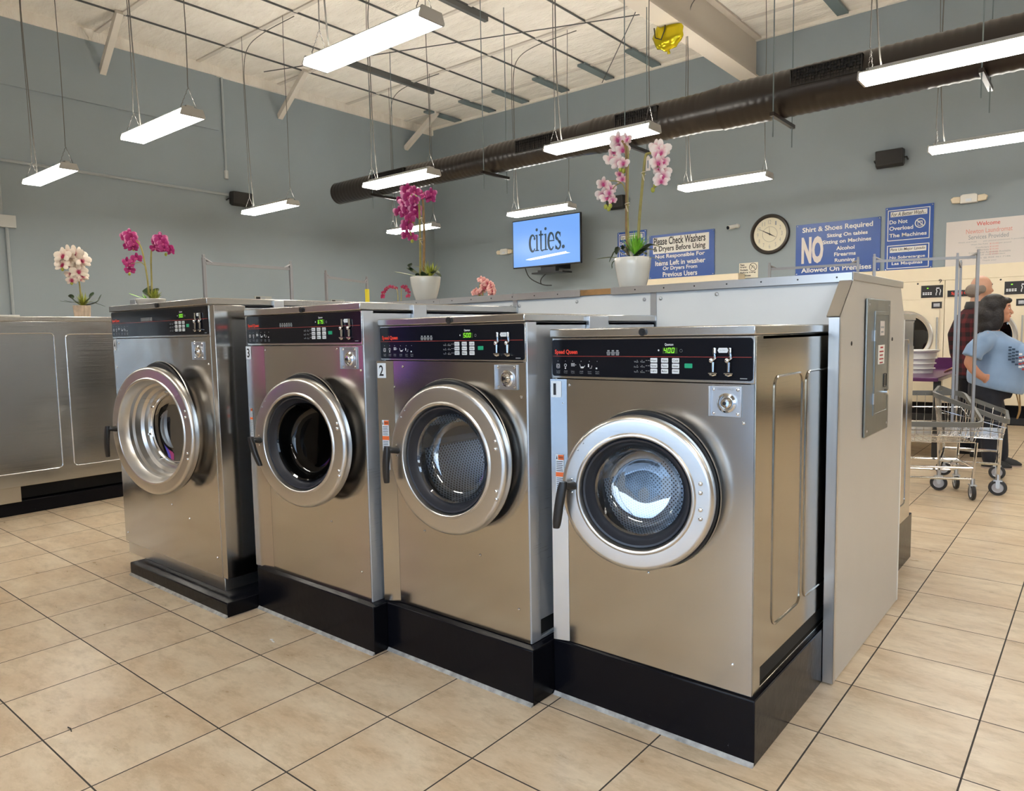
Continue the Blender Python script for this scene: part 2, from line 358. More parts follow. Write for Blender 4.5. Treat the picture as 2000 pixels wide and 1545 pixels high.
# ------------------------------------------------------------------ mesh helpers
WORLD = {}
def px_dir(px, py):
    d = CAM_R @ Vector(((px-1000)/F_PX, -(py-772.5)/F_PX, -1.0)); return d
def at_y(px, py, y):
    d = px_dir(px, py); t = y/d.y; return Vector((t*d.x, y, CAMZ+t*d.z))
def at_z(px, py, z):
    d = px_dir(px, py); t = (z-CAMZ)/d.z; return Vector((t*d.x, t*d.y, z))
def at_x(px, py, x):
    d = px_dir(px, py); t = x/d.x; return Vector((x, t*d.y, CAMZ+t*d.z))
class MB:
    def __init__(s): s.v = []; s.f = []; s.mi = []; s.cur = 0; s.flat = []
    def add(s, vs, fs, flat=False):
        k = len(s.v); s.v.extend([Vector(p) for p in vs])
        for f in fs: s.f.append([k+i for i in f]); s.mi.append(s.cur); s.flat.append(flat)
        return s
    def box(s, a, b):
        x0, y0, z0 = a; x1, y1, z1 = b
        if x0 > x1: x0, x1 = x1, x0
        if y0 > y1: y0, y1 = y1, y0
        if z0 > z1: z0, z1 = z1, z0
        return s.add([(x0,y0,z0),(x1,y0,z0),(x1,y1,z0),(x0,y1,z0),(x0,y0,z1),(x1,y0,z1),(x1,y1,z1),(x0,y1,z1)],
            [(0,3,2,1),(4,5,6,7),(0,1,5,4),(1,2,6,5),(2,3,7,6),(3,0,4,7)], True)
    def prism(s, poly, d0, d1, axis='y'):
        n = len(poly); vs = []
        for d in (d0, d1):
            for (a, b) in poly:
                vs.append({'y': (a, d, b), 'x': (d, a, b), 'z': (a, b, d)}[axis])
        fs = [tuple(range(n)), tuple(range(2*n-1, n-1, -1))]
        for i in range(n): j = (i+1) % n; fs.append((i, n+i, n+j, j))
        return s.add(vs, fs, True)
    def ring_pts(s, c, u, w, r, n): return [Vector(c)+u*(r*math.cos(2*PI*i/n))+w*(r*math.sin(2*PI*i/n)) for i in range(n)]
    def tube(s, pts, r, n=8, closed=False, caps=True):
        pts = [Vector(p) for p in pts]; m = len(pts)
        rs = r if isinstance(r, (list, tuple)) else [r]*m
        prev = None; rings = []
        for i in range(m):
            if closed: t = pts[(i+1) % m]-pts[i-1]
            else: t = pts[min(i+1, m-1)]-pts[max(i-1, 0)]
            if t.length < 1e-9: t = Vector((0, 0, 1))
            t.normalize()
            if prev is None:
                a = Vector((0, 0, 1)) if abs(t.z) < 0.9 else Vector((1, 0, 0))
                u = t.cross(a).normalized()
            else:
                u = prev - t*prev.dot(t)
                if u.length < 1e-6: u = t.cross(Vector((0, 0, 1)))
                u.normalize()
            prev = u; w = t.cross(u)
            rings.append(s.ring_pts(pts[i], u, w, rs[i], n))
        vs = [p for rg in rings for p in rg]; fs = []
        for i in range(m if closed else m-1):
            a = i*n; b = ((i+1) % m)*n
            for j in range(n): k = (j+1) % n; fs.append((a+j, a+k, b+k, b+j))
        if caps and not closed: fs.append(tuple(range(n-1, -1, -1))); fs.append(tuple((m-1)*n+j for j in range(n)))
        return s.add(vs, fs)
    def cyl(s, p0, p1, r0, r1=None, n=16): return s.tube([p0, p1], [r0, r0 if r1 is None else r1], n)
    def lathe(s, prof, o=(0, 0, 0), axis=(0, 0, 1), n=48, close=False):
        ax = Vector(axis).normalized(); a = Vector((0, 0, 1)) if abs(ax.z) < 0.9 else Vector((1, 0, 0))
        u = ax.cross(a).normalized(); w = ax.cross(u); o = Vector(o); vs = []; fs = []
        for (r, d) in prof:
            for j in range(n):
                t = 2*PI*j/n; vs.append(o+ax*d+u*(r*math.cos(t))+w*(r*math.sin(t)))
        m = len(prof)
        for i in range(m if close else m-1):
            p = i*n; q = ((i+1) % m)*n
            for j in range(n): k = (j+1) % n; fs.append((p+j, q+j, q+k, p+k))
        return s.add(vs, fs)
    def ball(s, c, r, n=14, m=9, rot=None):
        if isinstance(r, (int, float)): r = (r, r, r)
        c = Vector(c); vs = []; fs = []
        for i in range(m+1):
            ph = PI*i/m
            for j in range(n):
                t = 2*PI*j/n; p = Vector((r[0]*math.sin(ph)*math.cos(t), r[1]*math.sin(ph)*math.sin(t), r[2]*math.cos(ph)))
                if rot is not None: p = rot @ p
                vs.append(c+p)
        for i in range(m):
            for j in range(n): k = (j+1) % n; fs.append((i*n+j, (i+1)*n+j, (i+1)*n+k, i*n+k))
        return s.add(vs, fs)
    def loft(s, rings, caps=True, closed=True):
        n = len(rings[0]); vs = [Vector(p) for rg in rings for p in rg]; fs = []
        for i in range(len(rings)-1):
            for j in range(n if closed else n-1): k = (j+1) % n; fs.append((i*n+j, i*n+k, (i+1)*n+k, (i+1)*n+j))
        if caps: fs.append(tuple(range(n-1, -1, -1))); fs.append(tuple((len(rings)-1)*n+j for j in range(n)))
        return s.add(vs, fs)
    def quad(s, a, b, c, d): return s.add([a, b, c, d], [(0, 1, 2, 3)], True)
    def build(s, name, mat, parent=None, loc=None, rotz=0.0, local=False, bevel=0, sharp=35, mods=None):
        me = bpy.data.meshes.new(name)
        off = Vector((0, 0, 0))
        if parent is not None and not local and loc is None: off = WORLD.get(parent.name, Vector((0, 0, 0)))
        if parent is None and loc is None:
            xs = [p.x for p in s.v]; ys = [p.y for p in s.v]; zs = [p.z for p in s.v]
            loc = Vector(((min(xs)+max(xs))/2, (min(ys)+max(ys))/2, min(zs))); off = loc
        elif parent is None and not local: off = Vector(loc)
        me.from_pydata([tuple(p-off) for p in s.v], [], s.f)
        mats = mat if isinstance(mat, (list, tuple)) else [mat]
        for m in mats: me.materials.append(MATS[m])
        me.polygons.foreach_set('material_index', s.mi)
        me.polygons.foreach_set('use_smooth', [not f for f in s.flat])
        bm = bmesh.new(); bm.from_mesh(me); bmesh.ops.recalc_face_normals(bm, faces=bm.faces); bm.to_mesh(me); bm.free()
        me.update()
        try: me.set_sharp_from_angle(angle=R(sharp))
        except Exception: pass
        ob = bpy.data.objects.new(name, me); COL.objects.link(ob)
        if parent is not None: ob.parent = parent
        if loc is not None: ob.location = loc
        if rotz: ob.rotation_euler = (0, 0, rotz)
        WORLD[ob.name] = Vector(loc) if (parent is None and loc is not None) else off
        if bevel:
            b = ob.modifiers.new('bevel', 'BEVEL'); b.width = bevel; b.segments = 2; b.limit_method = 'ANGLE'; b.angle_limit = R(40)
            b.harden_normals = False
        return ob
def thing(name, loc, label, cat, group=None, rotz=0.0):
    o = bpy.data.objects.new(name, None); COL.objects.link(o); o.empty_display_size = 0.1
    o.location = loc; o.rotation_euler = (0, 0, rotz); WORLD[o.name] = Vector(loc)
    o['label'] = label; o['category'] = cat
    if group: o['group'] = group
    return o
def tag(o, label, cat, group=None):
    o['label'] = label; o['category'] = cat
    if group: o['group'] = group
    return o
def struct(o): o['kind'] = 'structure'; return o
_tcache = {}
def text_geo(txt, shear=0.0, bold=0.0, spacing=1.0):
    key = (txt, shear, bold, spacing)
    if key in _tcache: return _tcache[key]
    cu = bpy.data.curves.new('t', 'FONT'); cu.body = txt; cu.size = 1.0; cu.shear = shear; cu.offset = bold
    cu.resolution_u = 3; cu.space_character = spacing; cu.fill_mode = 'FRONT'
    ob = bpy.data.objects.new('t', cu)
    me = ob.to_mesh()
    vs = [v.co.copy() for v in me.vertices]; fs = [tuple(p.vertices) for p in me.polygons]
    ob.to_mesh_clear(); bpy.data.objects.remove(ob); bpy.data.curves.remove(cu)
    _tcache[key] = (vs, fs); return vs, fs
def put_text(mb, txt, o, U, V, w, h, bold=0.0, shear=0.0, spacing=1.0, align='l', keep=False):
    """fit the text in a w x h box whose lower left corner is o"""
    vs, fs = text_geo(txt, shear, bold, spacing)
    if not vs: return
    x0 = min(v.x for v in vs); x1 = max(v.x for v in vs); y0 = min(v.y for v in vs); y1 = max(v.y for v in vs)
    sx = w/(x1-x0); sy = h/(y1-y0)
    if keep: sx = sy = min(sx, sy)
    dx = 0 if align == 'l' else (w-(x1-x0)*sx)/2
    o = Vector(o); U = Vector(U); V = Vector(V)
    mb.add([o+U*(dx+(v.x-x0)*sx)+V*((v.y-y0)*sy) for v in vs], fs, True)
def rrect(x0, z0, x1, z1, r, n=5):
    pts = []
    for cx, cz, a0 in ((x1-r, z0+r, -90), (x1-r, z1-r, 0), (x0+r, z1-r, 90), (x0+r, z0+r, 180)):
        for i in range(n+1):
            a = R(a0+90*i/n); pts.append((cx+r*math.cos(a), cz+r*math.sin(a)))
    return pts
# ------------------------------------------------------------------ the room
X0, X1, Y0, Y1, ZC = -12.0, 6.5, -1.75, 11.85, 6.0
m = MB(); m.box((X0-.2, Y0-.2, -.08), (X1+.2, Y1+.2, 0)); o = m.build('floor', 'floor_tiles', loc=(0, 0, 0)); struct(o)
m = MB(); m.box((X0-.2, Y0-.2, ZC), (X1+.2, Y1+.2, ZC+.1)); struct(m.build('ceiling', 'ceiling_insulation', loc=(0, 0, 0)))
m = MB(); m.box((X0-.2, Y1, 0), (X1+.2, Y1+.2, ZC)); struct(m.build('wall_back', 'wall_paint'))
m = MB(); m.box((X0-.2, Y0, 0), (X0, Y1, ZC)); m.box((X0, Y0, 4.93), (X0+.035, 6.70, ZC)); struct(m.build('wall_left', 'wall_paint'))
m = MB(); m.box((X1, Y0, 0), (X1+.2, Y1, ZC)); struct(m.build('wall_right', 'wall_outer'))
WX0, WX1, WZ0, WZ1 = -2.25, 5.2, 0.04, 2.95
m = MB(); m.box((X0-.2, Y0-.2, 0), (-11.9, Y0, ZC)); m.box((-11.9, Y0-.2, 0), (-11.5, Y0, .9)); m.box((-11.9, Y0-.2, 1.9), (-11.5, Y0, ZC)); m.box((-11.5, Y0-.2, 0), (WX0, Y0, ZC)); m.box((WX1, Y0-.2, 0), (X1+.2, Y0, ZC)); m.box((WX0, Y0-.2, WZ1), (WX1, Y0, ZC)); m.box((WX0, Y0-.2, 0), (WX1, Y0, WZ0))
struct(m.build('wall_front', 'wall_outer'))
for i in range(5):
    a = WX0+(WX1-WX0)*i/5; b = WX0+(WX1-WX0)*(i+1)/5
    m = MB()
    for q in (((a, Y0-.12, WZ0), (a+.04, Y0-.04, WZ1)), ((b-.04, Y0-.12, WZ0), (b, Y0-.04, WZ1)), ((a, Y0-.12, WZ0), (b, Y0-.04, WZ0+.05)), ((a, Y0-.12, WZ1-.05), (b, Y0-.04, WZ1))): m.box(*q)
    w = m.build('window_%d' % (i+1), 'frame_dark'); struct(w)
    m = MB(); m.box((a+.04, Y0-.085, WZ0+.05), (b-.04, Y0-.079, WZ1-.05)); m.build('pane', 'window_glass', w)
m = MB()
for q in (((-11.9, Y0-.12, .9), (-11.87, Y0-.04, 1.9)), ((-11.53, Y0-.12, .9), (-11.5, Y0-.04, 1.9)), ((-11.9, Y0-.12, .9), (-11.5, Y0-.04, .93)), ((-11.9, Y0-.12, 1.87), (-11.5, Y0-.04, 1.9))): m.box(*q)
w = m.build('window_6', 'frame_dark'); struct(w)  # unseen window, added and sized to put a white streak on the leftmost washer
m = MB(); m.box((-11.87, Y0-.085, .93), (-11.53, Y0-.079, 1.87)); m.build('pane', 'window_glass', w)
t = thing('arcade_machine', (-5.95, Y0+.35, 0), 'dark arcade machine with pink and blue lit front behind the camera, mirrored in washer 2', 'arcade machine')
m = MB(); m.box((-6.35, Y0+.02, 0), (-5.55, Y0+.62, 1.85)); m.build('cabinet', 'black_plastic', t, bevel=.01)
m = MB(); m.box((-6.28, Y0+.62, .85), (-5.92, Y0+.635, 1.72)); m.build('lit_panel', 'neon_pink', t)
m = MB(); m.box((-5.90, Y0+.62, .85), (-5.62, Y0+.635, 1.72)); m.build('lit_panel', 'neon_blue', t)
m = MB(); m.box((-6.15, Y0+.62, .35), (-5.75, Y0+.632, .65)); m.build('coin_panel', 'sign_white', t)
# outside, seen only mirrored in the washers
m = MB(); m.box((-45, -60, -.12), (45, Y0-.2, -.06)); struct(m.build('ground_outside', 'asphalt'))
m = MB(); m.box((-40, -48, -.06), (30, -44, 4.2)); tag(m.build('shop_building', 'building_tan'), 'long low tan building across the car park, mirrored in the washer door glass', 'building')
t = thing('street_lamp', (0.9, -17, -.06), 'dark car park lamp post outside the shop window', 'street lamp')
m = MB(); m.cyl((.9, -17, -.06), (.9, -17, 6.5), .09, .06); m.build('pole', 'frame_dark', t)
m = MB(); m.box((.5, -17.3, 6.5), (1.3, -16.7, 6.62)); m.build('lamp_head', 'frame_dark', t)
def car(x, y, mat, label):
    t = thing('parked_car', (x, y, -.06), label, 'car', None)
    m = MB(); m.loft([[(x+sx*.9, y+yy, z) for sx, z in ((-1, .25), (-1, h1), (1, h1), (1, .25))] for yy, h1 in ((-2.2, .55), (-2.0, .75), (-1.0, .9), (1.6, .9), (2.1, .8), (2.2, .5))]); m.build('car_body', mat, t, bevel=.05)
    m = MB(); m.loft([[(x+sx*w, y+yy, z) for sx, z in ((-1, .88), (-.85, h1), (.85, h1), (1, .88))] for yy, h1, w in ((-1.1, .9, .85), (-.5, 1.38, .8), (.9, 1.42, .8), (1.8, .9, .85))]); m.build('cabin', 'black_panel', t)
    for sx in (-1, 1):
        for yy in (-1.4, 1.4):
            m = MB(); m.cyl((x+sx*.92, y+yy, .27), (x+sx*.72, y+yy, .27), .33, n=20); m.build('wheel', 'tyre_black', t)
car(-1.6, -11, 'car_white', 'white car parked outside the shop window, left of the lamp post')
car(2.4, -11.5, 'car_dark', 'dark car parked outside the shop window, right of the white car')

# roof purlins, seams and beam
tn = 0
def trim(mb, mat):
    global tn
    tn += 1; return struct(mb.build('trim_%d' % tn, mat))
PX = [-11.02, -10.03, -9.15, -8.17, -7.17, -6.22, -5.2, -3.15, -2.1, -1.1, -0.05, 1.0]
for i, x in enumerate(PX):
    m = MB(); m.box((x-.008, -1, ZC-.026), (x+.008, Y1, ZC-.002)); trim(m, 'purlin_dark')
    m = MB(); m.box((x-.13, Y1-1.05, ZC-.05), (x+.03, Y1-.12, ZC-.012)); trim(m, 'purlin_grey')
for (x, y0, y1) in ((-10.05, 8.0, 10.0), (-7.2, 5.6, 8.3), (-5.2, 5.2, 7.3)):
    m = MB(); m.box((x-.035, y0, ZC-.10), (x+.035, y1, ZC-.03)); trim(m, 'purlin_dark')
for y in (0.1, 1.67, 3.25, 4.8, 6.37, 7.9, 9.45, 11.0):
    m = MB(); m.box((X0, y-.035, ZC-.022), (6, y+.035, ZC-.001)); trim(m, 'brace_white')
m = MB(); m.box((X0, -1, ZC-.16), (X0+.06, Y1, ZC)); m.box((X0, Y1-.05, ZC-.05), (X1, Y1, ZC)); trim(m, 'ceiling_insulation')
m = MB(); yb0, yb1 = -1, Y1
m.box((-4.72, yb0, 5.33), (-4.44, yb1, 5.36)); m.box((-4.60, yb0, 5.36), (-4.56+.02, yb1, 5.97)); m.box((-4.72, yb0, 5.96), (-4.44, yb1, 5.99))
b = m.build('roof_beam', 'beam_white'); struct(b)
for k, (y, yb) in enumerate(((4.72, 4.86), (7.8, 7.93), (11.0, 11.05))):
    m = MB(); a = Vector((-10.95, y, ZC-.02)); b_ = Vector((X0, yb, 5.42)); d = (b_-a).normalized(); s = Vector((0, 1, 0)); n = d.cross(s)
    m.loft([[p+s*q*.045+n*w*.045 for q, w in ((-1, -1), (1, -1), (1, 1), (-1, 1))] for p in (a, b_)])
    m.flat = [True]*len(m.flat)
    tag(m.build('wall_brace', 'brace_white'), ['white diagonal brace from ceiling to left wall, nearest the camera', 'white diagonal brace from ceiling to left wall, middle of the three', 'white diagonal brace from ceiling to left wall, nearest the far corner'][k], 'brace', 'ceiling braces on the left wall')
m = MB()
for (x0_, y0_, x1_, y1_) in ((-11.3, 7.2, -5.25, 9.6), (-7.3, 11.6, -4.80, 8.8)):
    m.tube([(x0_, y0_, ZC-.12), (x1_, y1_, ZC-.12)], .008, 6)
tag(m.build('tie_rod', 'purlin_dark'), 'thin dark tie rods crossing under the white ceiling', 'rod')
# conduits on the left wall
t = thing('wall_conduit', (X0, 3.45, 1.5), 'painted conduit with grey junction box running up and along left wall', 'conduit')
m = MB(); m.tube([(X0+.02, 3.45, 1.2), (X0+.02, 3.45, 3.0)], .022, 8); m.tube([(X0+.02, 3.40, 3.05), (X0+.02, 3.40, 5.9)], .022, 8); m.build('riser_pipe', 'conduit_paint', t)
m = MB(); m.tube([(X0+.02, 3.42, 3.89), (X0+.02, 6.83, 3.86)], .022, 8); m.build('cross_pipe', 'conduit_paint', t)
m = MB(); m.box((X0, 3.36, 2.96), (X0+.06, 3.56, 3.13)); m.build('junction_box', 'box_paint', t, bevel=.004)
m = MB(); m.box((X0, 3.39, 1.72), (X0+.045, 3.51, 1.745)); m.build('clamp', 'conduit_paint', t)
t = thing('wall_conduit', (X0, 6.80, 4.17), 'short vertical conduit dropping from the ceiling on left wall', 'conduit')
m = MB(); m.tube([(X0+.02, 6.80, 4.25), (X0+.02, 6.80, 5.98)], .022, 8); m.build('riser_pipe', 'conduit_paint', t)
m = MB(); m.tube([(X0+.02, 6.80, 4.13), (X0+.02, 6.80, 4.27)], .034, 8); m.build('end_fitting', 'box_paint', t)

# ------------------------------------------------------------------ hanging lamps
def lamp(x0, x1, y0, y1, label, cords=True, dz=0.0):
    z = 3.28+dz; xm, ym = (x0+x1)/2, (y0+y1)/2
    t = thing('ceiling_light', (xm, ym, z), label, 'ceiling light', 'hanging strip lights')
    m = MB(); m.prism([(y0, z+.004), (y0+.01, z+.05), (y0+.06, z+.07), (y1-.06, z+.07), (y1-.01, z+.05), (y1, z+.004), (ym, z-.004)], x0+.02, x1-.02, 'x')
    # lens: sides and underside; housing: top
    L = MB(); L.prism([(y0+.004, z), (y0, z+.012), (y0+.012, z+.052), (y0+.016, z+.052), (y0+.008, z+.006), (y1-.008, z+.006), (y1-.016, z+.052), (y1-.012, z+.052), (y1, z+.012), (y1-.004, z)], x0+.015, x1-.015, 'x')
    L.build('light_diffuser', 'lamp_lens', t)
    m = MB(); m.prism([(y0+.012, z+.053), (y0+.03, z+.070), (y1-.03, z+.070), (y1-.012, z+.053)], x0+.015, x1-.015, 'x'); m.build('lamp_housing', 'lamp_housing', t)
    m = MB(); m.box((x0+.05, y0+.080, z+.0705), (x1-.05, y1-.080, z+.073)); m.build('added_uplight_glow', 'added_uplight', t)  # unseen glowing strip added on top to lift the ceiling
    m = MB()
    for yy in (y0+.075, y1-.079): m.box((x0+.045, yy, z+.070), (x1-.045, yy+.004, z+.100))
    for xx in (x0+.045, x1-.049): m.box((xx, y0+.075, z+.070), (xx+.004, y1-.075, z+.100))
    m.build('added_uplight_shield', 'lamp_housing', t)  # unseen lips added to keep the upward glow off the walls
    for xe, xf in ((x0, x0+.015), (x1-.015, x1)):
        m = MB(); m.prism([(y0+.001, z-.002), (y0-.002, z+.012), (y0+.020, z+.072), (y1-.020, z+.072), (y1+.002, z+.012), (y1-.001, z-.002)], xe, xf, 'x'); m.build('end_cap', 'lamp_housing', t)
    for xe in (x0+.07, x1-.07):
        m = MB(); top = Vector((xe, ym, z+.26))
        for yy in (y0+.03, y1-.03):
            a = Vector((xe, yy, z+.066)); n = 9
            for k in range(n):
                p = a.lerp(top, k/n); q = a.lerp(top, (k+1)/n); c = (p+q)/2; d = (q-p)
                m.tube([p+d*.0, p+d*.5+Vector((.006 if k % 2 else 0, 0 if k % 2 else .006, 0)), q], .003, 5)
        m.build('chain', 'chain_metal', t)
        m = MB(); pts = []
        for k in range(13):
            u = k/12; pts.append(top+(Vector((xe, ym, ZC-.04))-top)*u+Vector((math.sin(u*9+xe)*.006, math.sin(u*7)*.006, 0)))
        m.tube(pts, .0045, 6); m.build('suspension_cable', 'cable_grey', t)
    if cords:
        m = MB(); xe = x0+.15
        pts = [(xe, ym+.03, z+.07), (xe-.03, ym+.03, z+.3), (xe-.06, ym+.02, z+.9), (xe-.05, ym, z+1.7), (xe-.05, ym, ZC-.5), (xe+.02, ym+.05, ZC-.2), (xe+.35, ym+.12, ZC-.06), (xe+1.1, ym+.14, ZC-.03)]
        pts = smooth_path(pts, 5); m.tube(pts, .0065, 6); m.build('power_cord', 'cable_grey', t)
    return t
def smooth_path(pts, k=4):
    P = [Vector(p) for p in pts]; out = []
    for i in range(len(P)-1):
        a = P[max(i-1, 0)]; b = P[i]; c = P[i+1]; d = P[min(i+2, len(P)-1)]
        for j in range(k):
            u = j/k; out.append(.5*((2*b)+(c-a)*u+(2*a-5*b+4*c-d)*u*u+(3*b-a-3*c+d)*u*u*u))
    out.append(P[-1]); return out
LAMPS = [((-4.52, -3.30, 3.19, 3.40), 'large white hanging strip light, nearest, at the top of the picture'),
 ((-7.44, -6.22, 3.14, 3.36), 'white hanging strip light in the nearest row, second from the left'),
 ((-10.33, -9.10, 3.17, 3.37), 'white hanging strip light in the nearest row, leftmost of all'),
 ((-10.50, -9.26, 6.17, 6.40), 'white hanging strip light beside the black speaker on left wall'),
 ((-7.58, -6.36, 6.19, 6.43), 'white hanging strip light above the magenta orchid, in front of black duct'),
 ((-4.74, -3.46, 6.34, 6.58), 'white hanging strip light behind the tall pink orchid, in front of black duct'),
 ((-1.60, -0.38, 6.28, 6.50), 'white hanging strip light at the right edge, in front of the thick duct'),
 ((-10.60, -9.38, 9.20, 9.44), 'white hanging strip light low behind the magenta orchid, near the corner'),
 ((-7.74, -6.50, 9.32, 9.57), 'white hanging strip light just above the blue television'),
 ((-4.66, -3.42, 9.30, 9.57), 'white hanging strip light between pink orchid and right speaker, above the clock'),
 ((-1.63, -0.41, 9.34, 9.56), 'white hanging strip light at the right edge, above the emergency lamp')]
for (a, l) in LAMPS: lamp(*a, l)
for gx in (1.45, 4.4):
    for gy in (0.3, 3.3, 6.35, 9.4):
        lamp(gx, gx+1.22, gy-.11, gy+.11, 'white hanging strip light out of the picture to the right', False)
for gx in (-10.3, -7.4, -4.5, -1.6):
    for gy in (0.3,):
        lamp(gx, gx+1.22, gy-.11, gy+.11, 'white hanging strip light out of the picture, behind the camera', False)

# ------------------------------------------------------------------ black spiral duct
t = thing('spiral_duct', (-6, 8, 3.4), 'long black ribbed spiral air duct under the ceiling', 'air duct')
DY, DZ = 8.0, 3.83
def duct_seg(xa, xb, r, name='duct_section', end=False):
    m = MB(); prof = []; n = int((xb-xa)/.028)
    if end: prof += [(0.001, xa), (r-.01, xa)]
    for i in range(n+1):
        x = xa+(xb-xa)*i/n; prof.append((r+(.006 if i % 3 == 0 else 0), x))
    m.lathe(prof, (0, DY, DZ), (1, 0, 0), 40); return m.build(name, 'duct_black', t, sharp=30)
duct_seg(-10.42, -6.98, .176, end=True)
m = MB(); m.lathe([(.18, -6.99), (.197, -6.84)], (0, DY, DZ), (1, 0, 0), 40); m.build('reducer', 'duct_black', t)
duct_seg(-6.85, -5.30, .195)
m = MB(); m.lathe([(.197, -5.31), (.204, -5.28), (.214, -5.12), (.22, -5.09)], (0, DY, DZ), (1, 0, 0), 40); m.build('reducer', 'duct_black', t)
duct_seg(-5.10, -3.62, .214)
m = MB(); m.lathe([(.217, -3.64), (.238, -3.42)], (0, DY, DZ), (1, 0, 0), 40); m.build('reducer', 'duct_black', t)
duct_seg(-3.43, 4.5, .236)
for (xa, xb, r, dz) in ((-9.35, -8.55, .176, .04), (-6.30, -5.62, .195, .03), (-4.72, -4.15, .214, .05), (-2.62, -1.93, .236, .07)):
    m = MB(); y = DY-r-.012
    for (a, b) in (((xa, y, DZ+dz-.085), (xb, y+.10, DZ+dz-.075)), ((xa, y, DZ+dz+.075), (xb, y+.10, DZ+dz+.085)), ((xa, y, DZ+dz-.085), (xa+.012, y+.10, DZ+dz+.085)), ((xb-.012, y, DZ+dz-.085), (xb, y+.10, DZ+dz+.085)), ((xa, y+.02, DZ+dz-.08), (xb, y+.04, DZ+dz+.08))): m.box(a, b)
    k = int((xb-xa)/.03)
    for i in range(1, k): m.box((xa+i*.03-.002, y+.002, DZ+dz-.08), (xa+i*.03+.002, y+.02, DZ+dz+.08))
    for i in range(1, 5): m.box((xa, y+.004, DZ+dz-.08+i*.032-.0015), (xb, y+.018, DZ+dz-.08+i*.032+.0015))
    m.build('register_grille', 'grille_black', t)
for (x, r) in ((-9.25, .176), (-6.83, .197), (-4.55, .214), (-2.77, .236), (-0.94, .236), (1.2, .236)):
    h = thing('duct_hanger', (x, DY, DZ-r-.05), 'x', 'duct hanger', 'threaded rod hangers under the duct')
    zt = DZ-r
    m = MB(); m.box((x-.02, DY-r-.10, zt-.053), (x+.02, DY+r+.10, zt-.014)); m.build('strut_channel', 'duct_black', h)
    for s in (-1, 1):
        m = MB(); yy = DY+s*(r+.055); m.tube([(x, yy, zt-.26), (x, yy, ZC-.02)], .006, 6); m.build('threaded_rod', 'purlin_grey', h)
    h['label'] = {-9.25: 'strut hanger under the left end of the black duct', -6.83: 'strut hanger under the black duct left of the television', -4.55: 'strut hanger under the black duct beside the pink orchid', -2.77: 'strut hanger under the thick duct, left of the right speaker', -0.94: 'strut hanger under the thick duct near the right edge', 1.2: 'strut hanger under the duct past the right edge'}[x]

# ------------------------------------------------------------------ washing machine
def rivet(m, x, y, z, r=.006): m.ball((x, y, z), (r, .004, r), 8, 5)
SEG = {'0': 'abcdef', '1': 'bc', '2': 'abged', '3': 'abgcd', '4': 'fgbc', '5': 'afgcd', '6': 'afgedc', '7': 'abc', '8': 'abcdefg', '9': 'abcdfg'}
def seven(m, ch, x, y, z, w, h):
    t = .10*h; g = .03*h; s = .12*h
    bars = {'a': (0, h-t, w, h), 'g': (0, h/2-t/2, w, h/2+t/2), 'd': (0, 0, w, t), 'f': (0, h/2+g, t*1.1, h-g), 'b': (w-t*1.1, h/2+g, w, h-g), 'e': (0, g, t*1.1, h/2-g), 'c': (w-t*1.1, g, w, h/2-g)}
    for c in SEG[ch]:
        a = bars[c]; sk = lambda zz: s*zz/h
        m.add([(x+a[0]+sk(a[1]), y, z+a[1]), (x+a[2]+sk(a[1]), y, z+a[1]), (x+a[2]+sk(a[3]), y, z+a[3]), (x+a[0]+sk(a[3]), y, z+a[3])], [(0, 1, 2, 3)], True)
def holed_panel(m, x0, x1, z0, z1, cx, cz, r, y, back):
    n = 96; inner = []; outer = []
    for i in range(n):
        a = 2*PI*i/n; c, s = math.cos(a), math.sin(a); inner.append((cx+r*c, cz+r*s))
        tx = ((x1-cx)/c if c > 0 else (x0-cx)/c) if abs(c) > 1e-6 else 1e9
        tz = ((z1-cz)/s if s > 0 else (z0-cz)/s) if abs(s) > 1e-6 else 1e9
        k = min(tx, tz); outer.append((cx+k*c, cz+k*s))
    # move nearest outer points to the corners
    for (qx, qz) in ((x0, z0), (x1, z0), (x1, z1), (x0, z1)):
        j = min(range(n), key=lambda i: (outer[i][0]-qx)**2+(outer[i][1]-qz)**2); outer[j] = (qx, qz)
    vs = [(a, y, b) for a, b in outer]+[(a, y, b) for a, b in inner]+[(a, y+.03, b) for a, b in inner]+[(a, y+back, b) for a, b in outer]
    fs = []
    for i in range(n):
        j = (i+1) % n
        fs += [(i, j, n+j, n+i), (n+i, n+j, 2*n+j, 2*n+i), (i, 3*n+i, 3*n+j, j)]
    m.add(vs, fs, True)
